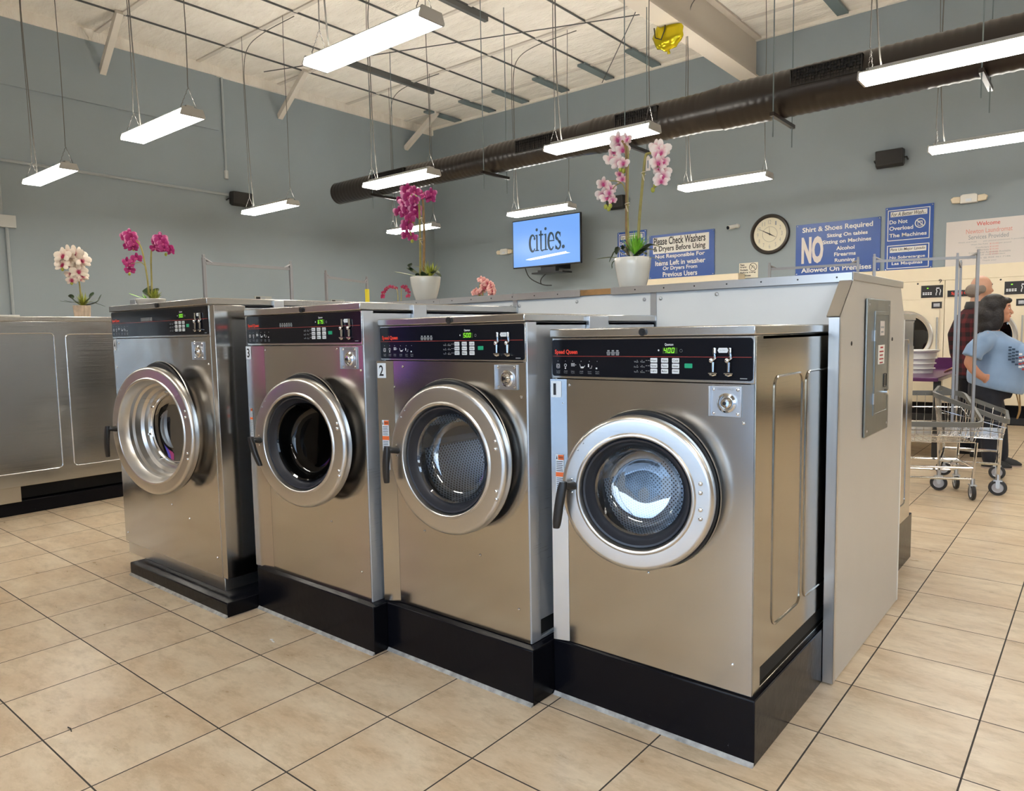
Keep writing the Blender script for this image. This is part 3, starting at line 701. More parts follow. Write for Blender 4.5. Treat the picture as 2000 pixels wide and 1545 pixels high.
def washer(P):
    xl, xr, yf = P['xl'], P['xr'], P['yf']; zb = P['zb']; zs = P['seam']; zl = P['lidb']; zt = P['lidt']; yb = 2.93
    W = xr-xl
    t = thing('washing_machine', (xl+W/2, yf, zb), P['label'], 'washing machine', 'front loading washers in a row')
    # cabinet: sides, back, top, bottom (front is a separate sheet)
    m = MB(); e = .018
    m.box((xl, yf+.012, zb), (xl+.012, yb, zl)); m.box((xr-.012, yf+.012, zb+P.get('sg', 0)), (xr, yb, zl)); m.box((xl, yb-.012, zb), (xr, yb, zl)); m.box((xl, yf+.012, zl-.012), (xr, yb, zl)); m.box((xl, yf+.03, zb), (xr, yb, zb+.012))
    m.box((xr-.016, yf+.004, zb), (xr+.0012, yf+.06, zl)) # corner post
    m.build('cabinet', P.get('side_mat', 'steel_galv_side'), t, bevel=.0015)
    if P.get('sg'):
        m = MB(); m.box((xr-.05, yf+.06, zb), (xr-.012, yb-.01, zb+P['sg']+.02)); m.build('chassis', 'black_void', t)
    # embossed side panels
    m = MB(); zc0, zc1 = zb+.10+P.get('sg', 0), zl-.13; yy0 = yf+.16
    for a, b in ((yy0, yy0+.27), (yy0+.31, yb-.04)):
        pts = [(xr+.0005, p, q) for p, q in rrect(a, zc0, b, zc1, .035)]; m.tube(pts, .0042, 6, closed=True)
    m.build('side_emboss', P.get('side_mat', 'steel_galv_side'), t)
    # lid
    m = MB(); m.box((xl-.003, yf-.012, zl+.002), (xr+.004, yb+.005, zt)); m.build('lid', 'steel_lid', t, bevel=.004)
    m = MB(); kx = P['knob']; m.cyl((kx, yf-.013, (zl+zt)/2), (kx, yf-.020, (zl+zt)/2), .0125, n=20); m.cyl((kx, yf-.02, (zl+zt)/2), (kx, yf-.022, (zl+zt)/2), .006, n=12); m.build('lid_lock', 'black_plastic', t)
    if P.get('tape'):
        a, b = P['tape']; m = MB(); m.box((xr+.001, a, zl-.035), (xr+.018, b, zt-.008)); m.box((xr+.001, a, zt-.010), (xr+.018, b+.0, zt-.006)); m.build('side_bracket', 'galvanised', t, bevel=.003)
    # control fascia
    m = MB(); m.box((xl+.001, yf-.002, zs+.001), (xr-.001, yf+.03, zl)); m.build('fascia_frame', 'steel_front', t, bevel=.002)
    pb, pt = P['pb'], P['pt']; px0, px1 = xl+.002, xr-.006; y = yf-.0035
    m = MB(); m.prism(rrect(px0, pb, px1, pt, .010), yf-.0034, yf-.0015, 'y')
    cp = m.build('control_panel', 'black_panel', t)
    H = pt-pb; U = (1, 0, 0); V = (0, 0, 1)
    def zz(v): return pt-v*H
    y = yf-.0039
    m = MB(); m.box((px0+.003, y, zz(.455)), (px1-.004, y+.0004, zz(.445))); m.build('stripe', 'red_line', cp)
    m = MB(); put_text(m, 'Speed Queen', (px0+.012, y, zz(.425)), U, V, .097, .020, bold=.03); m.build('logo', 'red_print_glow', cp)
    m = MB(); lx = xl+P['loadx']*W
    for i in range(P['loads']):
        bx = lx+i*.0175
        m.add([(bx+.001, y, zz(.42)), (bx+.012, y, zz(.42)), (bx+.014, y, zz(.335)), (bx-.001, y, zz(.335))], [(0, 1, 2, 3)], True)
        m.box((bx+.002, y, zz(.32)), (bx+.011, y+.0003, zz(.285)))
    m.build('load_icons', 'grey_print', cp)
    m = MB()
    for i in range(P['loads']):
        bx = lx+i*.0175
        for j in range(3): m.box((bx+.002+j*.0035, y-.0003, zz(.41)), (bx+.0035+j*.0035, y-.0001, zz(.345)))
    m.build('load_icon_lines', 'black_print', cp)
    # display
    dx = xr-.301; m = MB(); m.box((dx, y, zz(.37)), (dx+.052, y+.0003, zz(.225))); m.build('display', 'led_back', cp)
    m = MB(); x = dx+.004
    for ch in P['price']: seven(m, ch, x, y-.0004, zz(.355), .0095, .0165); x += .0135
    m.build('price_digits', 'led_digit', cp)
    m = MB(); put_text(m, 'Quantum', (dx+.008, y, zz(.185)), U, V, .030, .009, bold=.01)
    m.lathe([(.0001, 0), (.0028, 0)], (dx-.014, y, zz(.29)), (0, -1, 0), 12)
    # icons left
    for i, fx in enumerate((.022, .066, .108, .157, .204, .247)):
        bx = px0+.003+fx*(.734 if W < .9 else .80); s = .012
        if i == 0: m.tube([(bx+a, y, zz(.72)+b) for a, b in rrect(0, -.007, .013, .007, .002, 2)], .0006, 4, closed=True); m.lathe([(.0035, 0), (.0045, 0)], (bx+.0065, y, zz(.72)), (0, -1, 0), 14)
        elif i == 1: m.lathe([(.004, 0), (.0055, 0)], (bx+.006, y, zz(.70)), (0, -1, 0), 14); m.box((bx+.003, y, zz(.86)+.008), (bx+.008, y+.0003, zz(.76)))
        elif i == 2:
            for a in range(4):
                for b in range(3): m.box((bx+a*.004, y, zz(.66)-b*.004), (bx+a*.004+.0025, y+.0003, zz(.66)-b*.004+.0025))
            m.box((bx+.017, y, zz(.69)), (bx+.021, y+.0003, zz(.68)))
        elif i == 3: m.tube([(bx, y, zz(.66)), (bx+.005, y, zz(.77)), (bx+.014, y, zz(.77)), (bx+.022, y, zz(.70))], .0008, 4); m.box((bx+.006, y, zz(.76)), (bx+.017, y+.0003, zz(.73)))
        elif i == 4: m.box((bx, y, zz(.74)), (bx+.004, y+.0003, zz(.66))); m.tube([(bx+.007, y, zz(.77)), (bx+.014, y, zz(.77)), (bx+.016, y, zz(.70))], .0006, 4)
        else: m.box((bx+.0, y, zz(.79)), (bx+.006, y+.0003, zz(.75)))
        m.lathe([(.0001, 0), (.0011, 0)], (bx+.006, y, zz(.585)), (0, -1, 0), 8)
    m.build('white_symbols', 'white_print', cp)
    m = MB()
    for fx, s1, s2 in ((.022, 'Load', 'Wash'), (.066, 'Add', 'Soap'), (.108, 'Select', 'Cycle'), (.157, 'Add', 'Supplies'), (.204, 'Insert', 'Coins'), (.247, 'Push', 'Start')):
        bx = px0+.003+fx*(.734 if W < .9 else .80)
        put_text(m, s1, (bx-.001, y, zz(.875)), U, V, .015, .0042); put_text(m, s2, (bx-.001, y, zz(.925)), U, V, .015, .0042)
    sx = xr-.405
    for r_, (a, b) in enumerate((('Wash', 'Prewash'), ('Rinse', 'Heavy'), ('Spin', 'Extra'))):
        put_text(m, a, (sx+.0, y, zz(.60+r_*.13)), U, V, .016, .005); put_text(m, b, (sx+.024, y, zz(.60+r_*.13)), U, V, .016, .005)
        for q in (.012, .030): m.lathe([(.0001, 0), (.0014, 0)], (sx+q, y, zz(.545+r_*.13)), (0, -1, 0), 8)
        m.lathe([(.0001, 0), (.0016, 0)], (xr-.350, y, zz(.545+r_*.132)), (0, -1, 0), 8)
        m.box((xr-.362, y, zz(.55+r_*.132)), (xr-.355, y+.0002, zz(.54+r_*.132)))
    m.box((xr-.045, y, zz(.955)), (xr-.023, y+.0002, zz(.955)+.0025))
    m.tube([(dx+.0645+.0045*math.cos(a*PI/8), y, zz(.30)+.0045*math.sin(a*PI/8)) for a in range(16)], .0004, 4, closed=True)
    m.build('fine_print', 'grey_print', cp)
    names = (('Hot', 'Warm', 'Cold'), ('Normal', 'Perm', 'Delicate'), ('Light', 'Medium', 'Heavy'))
    T = MB()
    for i in range(3):
        for j in range(3):
            bx = xr-.344+i*.0385; bz = zz(.595+j*.135)
            m = MB(); m.prism(rrect(bx, bz, bx+.0245, bz+.0145, .002, 3), y-.0012, y+.0005, 'y'); m.build('button', 'white_button', cp)
            put_text(T, names[j][i], (bx+.003, y-.0016, bz+.004), U, V, .018, .0065, bold=.01)
    T.build('button_text', 'black_print', cp)
    m = MB(); m.prism(rrect(xr-.224, zz(.72), xr-.198, zz(.61), .002, 3), y-.0012, y+.0005, 'y'); m.build('start_button', 'green_button', cp)
    # coin slots
    for k, cx in enumerate((xr-.128, xr-.078)):
        m = MB(); z1 = zz(.235); z0 = zz(.84)
        m.tube([(cx+.004, y-.004, z1), (cx+.004, y-.005, zz(.33)), (cx+.007, y-.005, zz(.48)), (cx+.001, y-.005, zz(.52))], [.0052, .0052, .005, .0035], 8)
        m.ball((cx-.006, y-.005, zz(.53)), (.008, .006, .0085), 12, 8)
        m.tube([(cx, y-.004, zz(.57)), (cx, y-.005, zz(.80))], [.006, .0045], 8)
        m.box((cx-.014, y-.009, zz(.845)), (cx+.014, y, zz(.82))); m.tube([(cx-.010, y-.005, zz(.86)), (cx, y-.008, zz(.885)), (cx+.010, y-.005, zz(.86))], .003, 6)
        m.build('coin_slot', 'chrome', cp)
        m = MB(); m.box((cx+.003, y-.0105, z1-.002), (cx+.0052, y-.009, zz(.42))); m.build('slot_opening', 'black_void', cp)
    m = MB(); cx = xr-.098; cz = zz(.29); m.prism([(cx-.017, cz), (cx-.013, cz-.0075), (cx+.013, cz-.0075), (cx+.017, cz), (cx+.013, cz+.0075), (cx-.013, cz+.0075)], y-.002, y, 'y'); m.build('coin_label', 'white_button', cp)
    m = MB(); put_text(m, '25c ONLY', (cx-.011, y-.0025, cz-.0025), U, V, .022, .005); m.build('coin_label_text', 'grey_print', cp)
    # front sheet with the round opening
    g = P['gasket']; st = P['strip']
    m = MB(); holed_panel(m, xl+st, xr-.003, zb+.002, zs-.002, g[0], g[1], g[2]*.93, yf, .02)
    m.build('front_panel', P['front_mat'], t)
    if st:
        sl = P.get('slope', .28); d = st*sl
        m = MB(); m.prism([(xl+.001, yf-d), (xl+st-.001, yf), (xl+st-.001, yf+.02), (xl+.001, yf+.02)], zb+.002, zs-.002, 'z')
        strip = m.build('edge_strip', 'steel_side', t)
    # gasket ring, tub, drum
    m = MB(); gr = g[2]
    m.lathe([(gr*.93-.004, .10), (gr*.93-.002, .0), (gr*.985, -.004), (gr*.995, -.014), (gr*.985, -.022), (gr*.93, -.024), (gr*.86, -.020), (gr*.84, .03), (gr*.86, .10)], (g[0], yf, g[1]), (0, 1, 0), 72)
    m.build('gasket', 'black_rubber', t)
    m = MB(); m.lathe([(gr*.999, -.001), (gr*1.006, -.004), (gr*1.012, -.001)], (g[0], yf, g[1]), (0, 1, 0), 72); m.build('opening_trim', 'steel_ring', t)
    dk = P.get('dark')
    dl = (g[0], yf+.06, g[1]); dr = gr*.90
    m = MB(); m.lathe([(dr, 0), (dr, .40)], (0, 0, 0), (0, 1, 0), 56); dob = m.build('drum', 'drum_shaded' if dk else 'drum_wall', t, local=True, loc=(g[0]-t.location.x, .06, g[1]-t.location.z))
    WORLD[dob.name] = Vector((0, 0, 0))
    m = MB(); m.lathe([(.001, .395), (dr, .395)], (0, 0, 0), (0, 1, 0), 56); m.build('drum_back', 'drum_plate_shaded' if dk else 'drum_plate', dob, local=True)
    for k in range(3):
        a = P.get('lift', 0.5)+k*2*PI/3; c, s = math.cos(a), math.sin(a); m = MB()
        m.loft([[Vector((c*(dr-h)-s*w, yy, s*(dr-h)+c*w)) for h, w in ((0, -.05), (.075, -.012), (.075, .012), (0, .05))] for yy in (.03, .39)])
        m.flat = [True]*len(m.flat); m.build('drum_lifter', 'drum_shaded' if dk else 'steel_dull', dob, local=True)
    # door
    D = P['door']; xh, zc, RR, ang, Ri = D
    hl = Vector((xh-t.location.x, -.08, zc-t.location.z))
    c = (-RR, 0, 0); ax = (0, 1, 0)
    m = MB()
    prof = [(RR-.010, .046), (RR-.002, .042), (RR, .036)]+[(RR-.018+.018*math.cos(PI/2*k/7), .018-.018*math.sin(PI/2*k/7)) for k in range(8)]+[(Ri+.012, 0)]+[(Ri+.004+.006*math.cos(PI*k/6), -.005*math.sin(PI*k/6)) for k in range(1, 7)]+[(Ri-.006, .014)]
    if P.get('cone'):
        prof += [(Ri-.010, .030), (Ri-.020, .045), (Ri-.022, .062), (Ri-.034, .070), (Ri-.038, .10), (Ri-.052, .112), (Ri-.058, .135), (Ri-.090, .138)]
    else: prof += [(Ri-.010, .030), (Ri-.014, .040)]
    m.lathe(prof, c, ax, 96)
    door = m.build('door', 'steel_ring', t, local=True, loc=hl, rotz=ang, sharp=22)
    def dchild(mb, name, mat, **k): return mb.build(name, mat, door, local=True, **k)
    if P.get('cone'):
        Rg = Ri-.080
        m = MB(); m.lathe([(Rg+.022, .137), (Rg+.022, .130), (Rg, .129), (Rg-.004, .134), (Rg-.004, .15)], c, ax, 72); dchild(m, 'clamp_ring', 'chrome')
        for k in range(8):
            a = k*PI/4+.2; m = MB(); p = Vector((c[0]+(Rg+.011)*math.cos(a), .129, (Rg+.011)*math.sin(a))); m.cyl(p, p-Vector((0, .010, 0)), .0065, n=8); dchild(m, 'bolt', 'chrome')
        m = MB(); m.lathe([(Rg, .140), (Rg-.006, .144), (Rg*.6, .148), (.001, .150)], c, ax, 64); dchild(m, 'door_glass', 'door_glass_dark')
    else:
        Rg = Ri-.036
        m = MB(); m.lathe([(Ri-.006, .018), (Ri-.010, .010), (Ri-.016, .012), (Ri-.024, .030), (Rg+.006, .040), (Rg, .046), (Rg-.004, .060)], c, ax, 80); dchild(m, 'glass_seal', 'rubber_grey')
        m = MB(); m.lathe([(Rg, .040), (Rg-.006, .034), (Rg-.012, .040), (Rg-.014, .060), (Rg-.017, .080), (Rg-.022, .098), (Rg-.030, .110), (Rg-.042, .117), (Rg*.6, .1195), (Rg*.3, .1205), (.001, .121)], c, ax, 80)
        for v in m.v:
            if v.y > .045: v.y += .13*v.z*min(1, (v.y-.04)/.07)
        dchild(m, 'door_glass', 'door_glass_dark' if dk else 'door_glass')
    m = MB()
    m.tube([(c[0]+(RR-.010)*math.cos(a*PI/48), .030, (RR-.010)*math.sin(a*PI/48)) for a in range(96)], .006, 5, closed=True); dchild(m, 'rim_seal', 'black_rubber')
    # four hinge bolts on the right
    for q in P['bolts']:
        m = MB(); m.ball((-.040 if RR < .3 else -.046, -.001, q), (.0075, .006, .0075), 12, 7); dchild(m, 'bolt', 'chrome')
    for q in (-.62, -.75):
        m = MB(); m.ball((c[0]+(RR-.022)*math.cos(PI+.01-q*-1), -.001, (RR-.022)*math.sin(PI-q*-1)), (.003, .003, .003), 8, 5); dchild(m, 'screw', 'steel_dull')
    # handle
    hx = -2*RR+.028; hz = P.get('hz', .012); tip = P['tip']
    m = MB(); m.tube(smooth_path([(hx+.016, .004, hz), (hx+.010, -.016, hz+.002), (hx+.000, -.028, hz+.004)], 4), [.015, .0145, .014, .0135, .013, .013, .013, .013, .013], 14)
    A = Vector((hx-.004, -.034, hz+.018)); B_ = A+Vector((tip[0], -.002, tip[1])); rings = []
    for k in range(17):
        q = k/16; p = A.lerp(B_, q); w = .0165*(1-abs(2*(.06+.88*q)-1)**5)**.5*(1-.10*q); th = .012*(1-.25*q); p.y += -.006*math.sin(PI*q)
        rings.append([p+Vector((w*math.copysign(abs(math.cos(a))**.7, math.cos(a)), th*math.copysign(abs(math.sin(a))**.7, math.sin(a)), 0)) for a in [2*PI*i/16 for i in range(16)]])
    m.loft(rings)
    dchild(m, 'handle', 'black_plastic')
    for q in (-.022, .022):
        m = MB(); m.ball((hx+.012, -.002, hz+q), (.004, .003, .004), 8, 5); dchild(m, 'screw', 'chrome')
    # coin box door
    a, b = P['coin']; z0, z1 = b
    m = MB(); m.box((a, yf-.006, z0), (a+.10, yf-.0005, z1)); m.box((a, yf-.016, z0), (a+.006, yf-.0005, z1))
    cb = m.build('coin_box_door', 'galvanised', t, bevel=.0012)
    cx, cz = a+.056, (z0+z1)/2-.004
    m = MB(); m.lathe([(.031, .0), (.030, -.006), (.024, -.010), (.021, -.005), (.019, -.010), (.013, -.018), (.001, -.019)], (cx, yf-.006, cz), (0, 1, 0), 32); m.build('lock', 'chrome', cb)
    m = MB(); m.cyl((cx, yf-.0245, cz), (cx, yf-.0262, cz), .0055, n=14); m.build('keyhole', 'black_plastic', cb)
    m = MB()
    for p, q in ((a+.014, z0+.010), (a+.090, z0+.010), (a+.014, z1-.010), (a+.090, z1-.010)): m.ball((p, yf-.007, q), (.0055, .004, .0055), 8, 5)
    m.build('screws', 'chrome', cb)
    m = MB(); put_text(m, 'GREENWALD', (a+.026, yf-.0066, z1-.0125), U, V, .052, .0065); m.build('maker_text', 'grey_print', cb)
    # number plate
    a = xl+.004; sx0 = .038
    yp = yf-.0012-(st*P.get('slope', .28) if st else 0); nz1, nz0 = P['num']
    slp = (P.get('slope', .28) if st else 0)
    m = MB(); m.add([(a, yf-(st-.004)*slp-.0015 if st else yf-.0015, nz0), (a+sx0, yf-(st-.004-sx0)*slp-.0015 if st else yf-.0015, nz0), (a+sx0, yf-(st-.004-sx0)*slp-.0015 if st else yf-.0015, nz1), (a, yf-(st-.004)*slp-.0015 if st else yf-.0015, nz1)], [(0, 1, 2, 3)], True)
    m.build('number_plate', 'sticker_white', t)
    m = MB(); h = nz1-nz0; Ud = Vector((1, slp, 0)); put_text(m, P['number'], (a+.009, yf-(st-.004-.009)*slp-.0024 if st else yf-.0024, nz0+h*.14), Ud, V, .010 if P['number'] == '1' else .019, h*.72, bold=.015); m.build('number', 'black_print', t)
    # warning label on the strip
    if P.get('warn'):
        w0, w1, wx, ww = P['warn']
        def P3(x, z, d): return (x, yf-max(0, (st-(x-xl)))*slp-d, z)
        m = MB(); m.add([P3(wx, w0, .0015), P3(wx+ww, w0, .0015), P3(wx+ww, w1, .0015), P3(wx, w1, .0015)], [(0, 1, 2, 3)], True); wl = m.build('warning_label', 'sticker_white', t)
        m = MB(); hh = w1-w0
        for (u0, u1, v0, v1) in ((.30, 1, .90, .99), (0, 1, .60, .68)): m.add([P3(wx+ww*u0, w0+hh*v0, .002), P3(wx+ww*u1, w0+hh*v0, .002), P3(wx+ww*u1, w0+hh*v1, .002), P3(wx+ww*u0, w0+hh*v1, .002)], [(0, 1, 2, 3)], True)
        m.build('warning_header', 'orange_print', wl)
        m = MB()
        for k in range(26):
            v = .04+k*.033
            if .57 < v < .70 or v > .88: continue
            m.add([P3(wx+ww*.08, w0+hh*v, .002), P3(wx+ww*(.72+.2*random.random()), w0+hh*v, .002), P3(wx+ww*.9, w0+hh*(v+.012), .002), P3(wx+ww*.08, w0+hh*(v+.012), .002)], [(0, 1, 2, 3)], True)
        put_text(m, 'WARNING', (P3(wx+ww*.36, w0+hh*.925, .0026)), Ud, V, ww*.58, hh*.04, bold=.02)
        m.add([P3(wx+ww*.06, w0+hh*.91, .0024), P3(wx+ww*.24, w0+hh*.91, .0024), P3(wx+ww*.15, w0+hh*.985, .0024)], [(0, 1, 2)], True)
        m.build('warning_text', 'black_print', wl)
    for p, q in P['screws']:
        m = MB(); m.ball((xl+p*W, yf-.001, q), (.0055, .004, .0055), 8, 5); m.build('screw', 'chrome', t)
    return t
BASE = []
def base(x0, x1, y0, z1, label, y1=2.9, side=True):
    m = MB(); m.prism([(y0, 0), (y0, z1), (y0+.004, z1+.002), (y1, z1+.002), (y1, 0)], x0, x1, 'x')
    b = m.build('washer_plinth', 'black_base', bevel=.003)
    tag(b, label, 'plinth', 'black plinths under the washers')
    m = MB(); m.prism([(y0-.012, 0), (y0-.001, .012), (y0+.01, .012), (y0+.01, 0)], x0+.001, x1-.001, 'x'); c = m.build('floor_sealant', 'caulk', b); 
    c.location = (0, 0, 0)
    return b
def fixchild(b, c): pass
base(-1.5405, -.784, 2.085, .208, 'black plinth under washer number 1')
base(-2.328, -1.542, 1.958, .206, 'black plinth under washer number 2')
base(-3.218, -2.330, 1.884, .206, 'black plinth under washer number 3')
base(-4.290, -3.220, 1.718, .070, 'low chipped black plinth under washer number 4', y1=2.8)
W1 = dict(side_mat='steel_end_side_darkened', xl=-1.538, xr=-.797, yf=2.097, zb=.211, seam=1.178, lidb=1.322, lidt=1.354, pb=1.187, pt=1.316, knob=-1.163, sg=.075, number='1', price='400', loads=3, loadx=.312,
    gasket=(-1.163, .82, .262), strip=.062, slope=.26, door=(-.888, .830, .248, .2266, .183), bolts=(.050, .022, -.030, -.058), coin=(-.937, (1.077, 1.170)), num=(1.169, 1.111), warn=(.70, .905, -1.520, .030), tip=(-.026, -.155), front_mat='steel_front', lift=.9,
    screws=((.10, 1.155), (.06, 1.09), (.915, .30), (.52, .535), (.20, .60), (.845, 1.150), (.955, 1.060), (.05, .36)), label='stainless steel front loading washer number 1, rightmost of the four in the row')
W2 = dict(xl=-2.352, xr=-1.575, yf=1.992, zb=.210, seam=1.240, lidb=1.381, lidt=1.411, pb=1.247, pt=1.376, knob=-1.935, sg=.075, tape=(2.37, 2.51), number='2', price='500', loads=4, loadx=.318,
    gasket=(-1.952, .870, .300), strip=.075, slope=.36, door=(-1.615, .872, .285, .064, .210), bolts=(.090, .062, -.090, -.118), coin=(-1.714, (1.140, 1.230)), num=(1.229, 1.167), warn=(.78, .99, -2.335, .030), tip=(-.008, -.145), hz=.02, front_mat='steel_front_wavy', lift=.9,
    screws=((.17, 1.215), (.10, 1.13), (.93, .33), (.69, .50), (.30, .545), (.83, 1.215), (.97, 1.115)), label='stainless steel front loading washer number 2, second from the right in the row')
W3 = dict(xl=-3.257, xr=-2.377, yf=1.917, zb=.208, seam=1.306, lidb=1.448, lidt=1.482, pb=1.316, pt=1.446, knob=-2.777, sg=0, tape=(2.19, 2.27), number='3', price='675', loads=6, loadx=.325,
    gasket=(-2.795, .880, .300), strip=.14, slope=.10, door=(-2.415, .883, .284, .143, .211), bolts=(.100, .078, -.100, -.122), coin=(-2.515, (1.205, 1.298)), num=(1.302, 1.240), warn=(.86, 1.0, -3.245, .02), tip=(.058, -.125), hz=.0, front_mat='steel_front_dented', dark=True, lift=.3,
    screws=((.17, 1.285), (.06, 1.2), (.93, .33), (.70, .52), (.80, 1.29), (.98, 1.2)), label='stainless steel front loading washer number 3, second from the left in the row')
W4 = dict(xl=-4.510, xr=-3.383, yf=1.792, zb=.142, seam=1.355, lidb=1.508, lidt=1.543, pb=1.366, pt=1.505, knob=-3.90, sg=0, tape=(2.14, 2.20), number='4', price='900', loads=8, loadx=.345,
    gasket=(-3.925, .876, .350), strip=0, door=(-3.454, .874, .332, .1786, .266), bolts=(.115, .085, -.095, -.125), coin=(-3.545, (1.240, 1.330)), num=(1.349, 1.288), tip=(-.012, -.165), hz=.0, front_mat='steel_front_dented', dark=True, cone=True, lift=.3,
    screws=((.07, 1.33), (.03, 1.19), (.96, .24), (.72, .40), (.03, .20), (.55, .45), (.86, 1.33), (.975, 1.22)), label='largest stainless steel washer number 4 with deep cone door, leftmost in the row')
for P_ in (W1, W2, W3, W4): wm = washer(P_)
# steel kick of number 4
k4 = bpy.data.objects['washing_machine.003']
m = MB(); m.box((-4.50, 1.802, .072), (-3.385, 2.01, .139)); m.build('kick_plate', 'steel_ring', k4, bevel=.002)
m = MB(); m.box((-3.42, 1.794, .144), (-3.340, 1.96, 1.506)); m.build('corner_column', 'steel_side', k4, bevel=.002)
# ------------------------------------------------------------------ bulkhead behind the washers
t = thing('service_bulkhead', (-2.6, 3.3, 0), 'long white service wall with metal cap behind the washers', 'service wall')
ZT = 1.518
m = MB(); m.box((-4.51, 2.935, 0), (-.765, 2.95, ZT)); m.build('front_board', 'melamine', t)
m = MB(); m.box((-4.51, 3.70, 0), (-.765, 3.715, ZT)); m.build('rear_board', 'melamine', t)
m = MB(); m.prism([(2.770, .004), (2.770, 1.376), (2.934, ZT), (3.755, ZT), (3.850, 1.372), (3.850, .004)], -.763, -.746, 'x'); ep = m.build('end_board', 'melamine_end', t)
m = MB(); m.box((-.782, 2.764, .004), (-.7445, 2.7695, 1.378)); m.box((-.7458, 2.764, .004), (-.7440, 2.785, 1.378)); m.build('corner_angle', 'cap_metal', t)
m = MB()
a = Vector((0, 2.764, 1.378)); b = Vector((0, 2.930, 1.520))
m.add([(x, p.y, p.z) for x in (-.79, -.744) for p in (a, b)], [(0, 1, 3, 2)], True); m.add([(x, p.y-.004, p.z+.004) for x in (-.79, -.744) for p in (a, b)], [(0, 1, 3, 2)], True)
m.build('slanted_angle', 'cap_metal', t)
m = MB(); m.box((-.7458, 3.838, .004), (-.7440, 3.853, 1.372)); m.build('rear_angle', 'white_plastic', t)
for x in (-1.583, -2.385, -3.3):
    m = MB(); m.box((x-.015, 2.9305, .9), (x+.015, 2.935, ZT)); m.build('joint_strip', 'galvanised', t)
m = MB(); m.box((-4.51, 2.925, ZT), (-.748, 3.772, ZT+.026)); m.build('top_board', 'wood_edge', t)
m = MB(); m.box((-4.51, 2.93, ZT+.0262), (-.742, 3.775, ZT+.0285)); m.build('cap_sheet', 'cap_metal', t)
for a, b in ((-4.51, -2.93), (-2.928, -1.972), (-1.799, -.742)):
    m = MB(); m.box((a, 2.9195, ZT-.004), (b, 2.924, ZT+.029)); m.build('cap_edging', 'cap_metal', t)
m = MB(); m.box((-.7475, 2.9195, ZT+.000), (-.7405, 3.777, ZT+.0305)); m.build('cap_edging', 'cap_metal', t, bevel=.002)
for k in range(26):
    x = -.80-k*.145
    if -1.97 < x < -1.80: continue
    m = MB(); m.ball((x, 2.919, ZT+.013), (.0035, .002, .0035), 7, 4); m.build('nail', 'black_plastic', t)
for x, z in ((-.79, 1.495), (-1.285, 1.492), (-1.60-.03, 1.485), (-1.583+.035, 1.485), (-2.0, 1.49), (-2.36, 1.483), (-2.415, 1.483), (-2.75, 1.487)):
    m = MB(); m.ball((x, 2.933, z), (.0085, .005, .0085), 10, 6); m.build('screw', 'steel_dull', t)
for y, z in ((2.93, 1.28), (3.60, 1.285)):
    m = MB(); m.ball((-.745, y, z), (.003, .009, .009), 10, 6); m.build('screw', 'clock_rim', t)
# breaker panel
t = thing('breaker_panel', (-.745, 3.31, .89), 'grey metal electrical breaker panel on the end of the white service wall', 'breaker panel')
m = MB(); m.box((-.744, 3.112, .895), (-.734, 3.502, 1.455)); m.build('cover', 'panel_grey', t, bevel=.004)
m = MB(); m.box((-.735, 3.225, .975), (-.7305, 3.455, 1.405)); d = m.build('panel_door', 'panel_grey', t, bevel=.0015)
m = MB(); m.tube([(-.731, p, q) for p, q in rrect(3.232, .982, 3.448, 1.392, .004, 2)], .0018, 5, closed=True); m.build('door_bead', 'panel_grey', d)
for z in (1.305, 1.045):
    m = MB(); m.box((-.733, 3.214, z-.022), (-.728, 3.226, z+.022)); m.build('hinge', 'galvanised', d)
m = MB(); m.box((-.730, 3.30, 1.305), (-.7290, 3.375, 1.365)); lb = m.build('paper_label', 'sign_pale', d)
m = MB(); m.box((-.7288, 3.312, 1.335), (-.7284, 3.362, 1.343)); m.box((-.7288, 3.318, 1.316), (-.7284, 3.356, 1.323)); m.build('label_text', 'grey_print', lb)
m = MB(); m.box((-.730, 3.275, 1.185), (-.7290, 3.385, 1.265)); lb = m.build('paper_label', 'sign_white', d)
m = MB(); m.box((-.7288, 3.31, 1.251), (-.7284, 3.355, 1.258))
for k in range(4): m.box((-.7288, 3.295+.006*(k % 2), 1.235-.0155*k), (-.7284, 3.365-.008*(k % 2), 1.2405-.0155*k))
m.build('label_text', 'print_red', lb)
m = MB(); m.tube([(-.7305, p, q) for p, q in rrect(3.385, 1.085, 3.43, 1.140, .004, 2)], .003, 6, closed=True); m.box((-.7305, 3.392, 1.09), (-.729, 3.424, 1.135)); m.build('latch', 'black_plastic', d)
m = MB(); m.cyl((-.7305, 3.405, 1.062), (-.716, 3.405, 1.062), .013, n=16); m.build('lock', 'chrome', d)
for y, z in ((3.14, 1.43), (3.475, 1.43), (3.14, .92), (3.475, .92)):
    m = MB(); m.ball((-.734, y, z), (.003, .006, .006), 8, 5); m.build('screw', 'steel_dull', t)

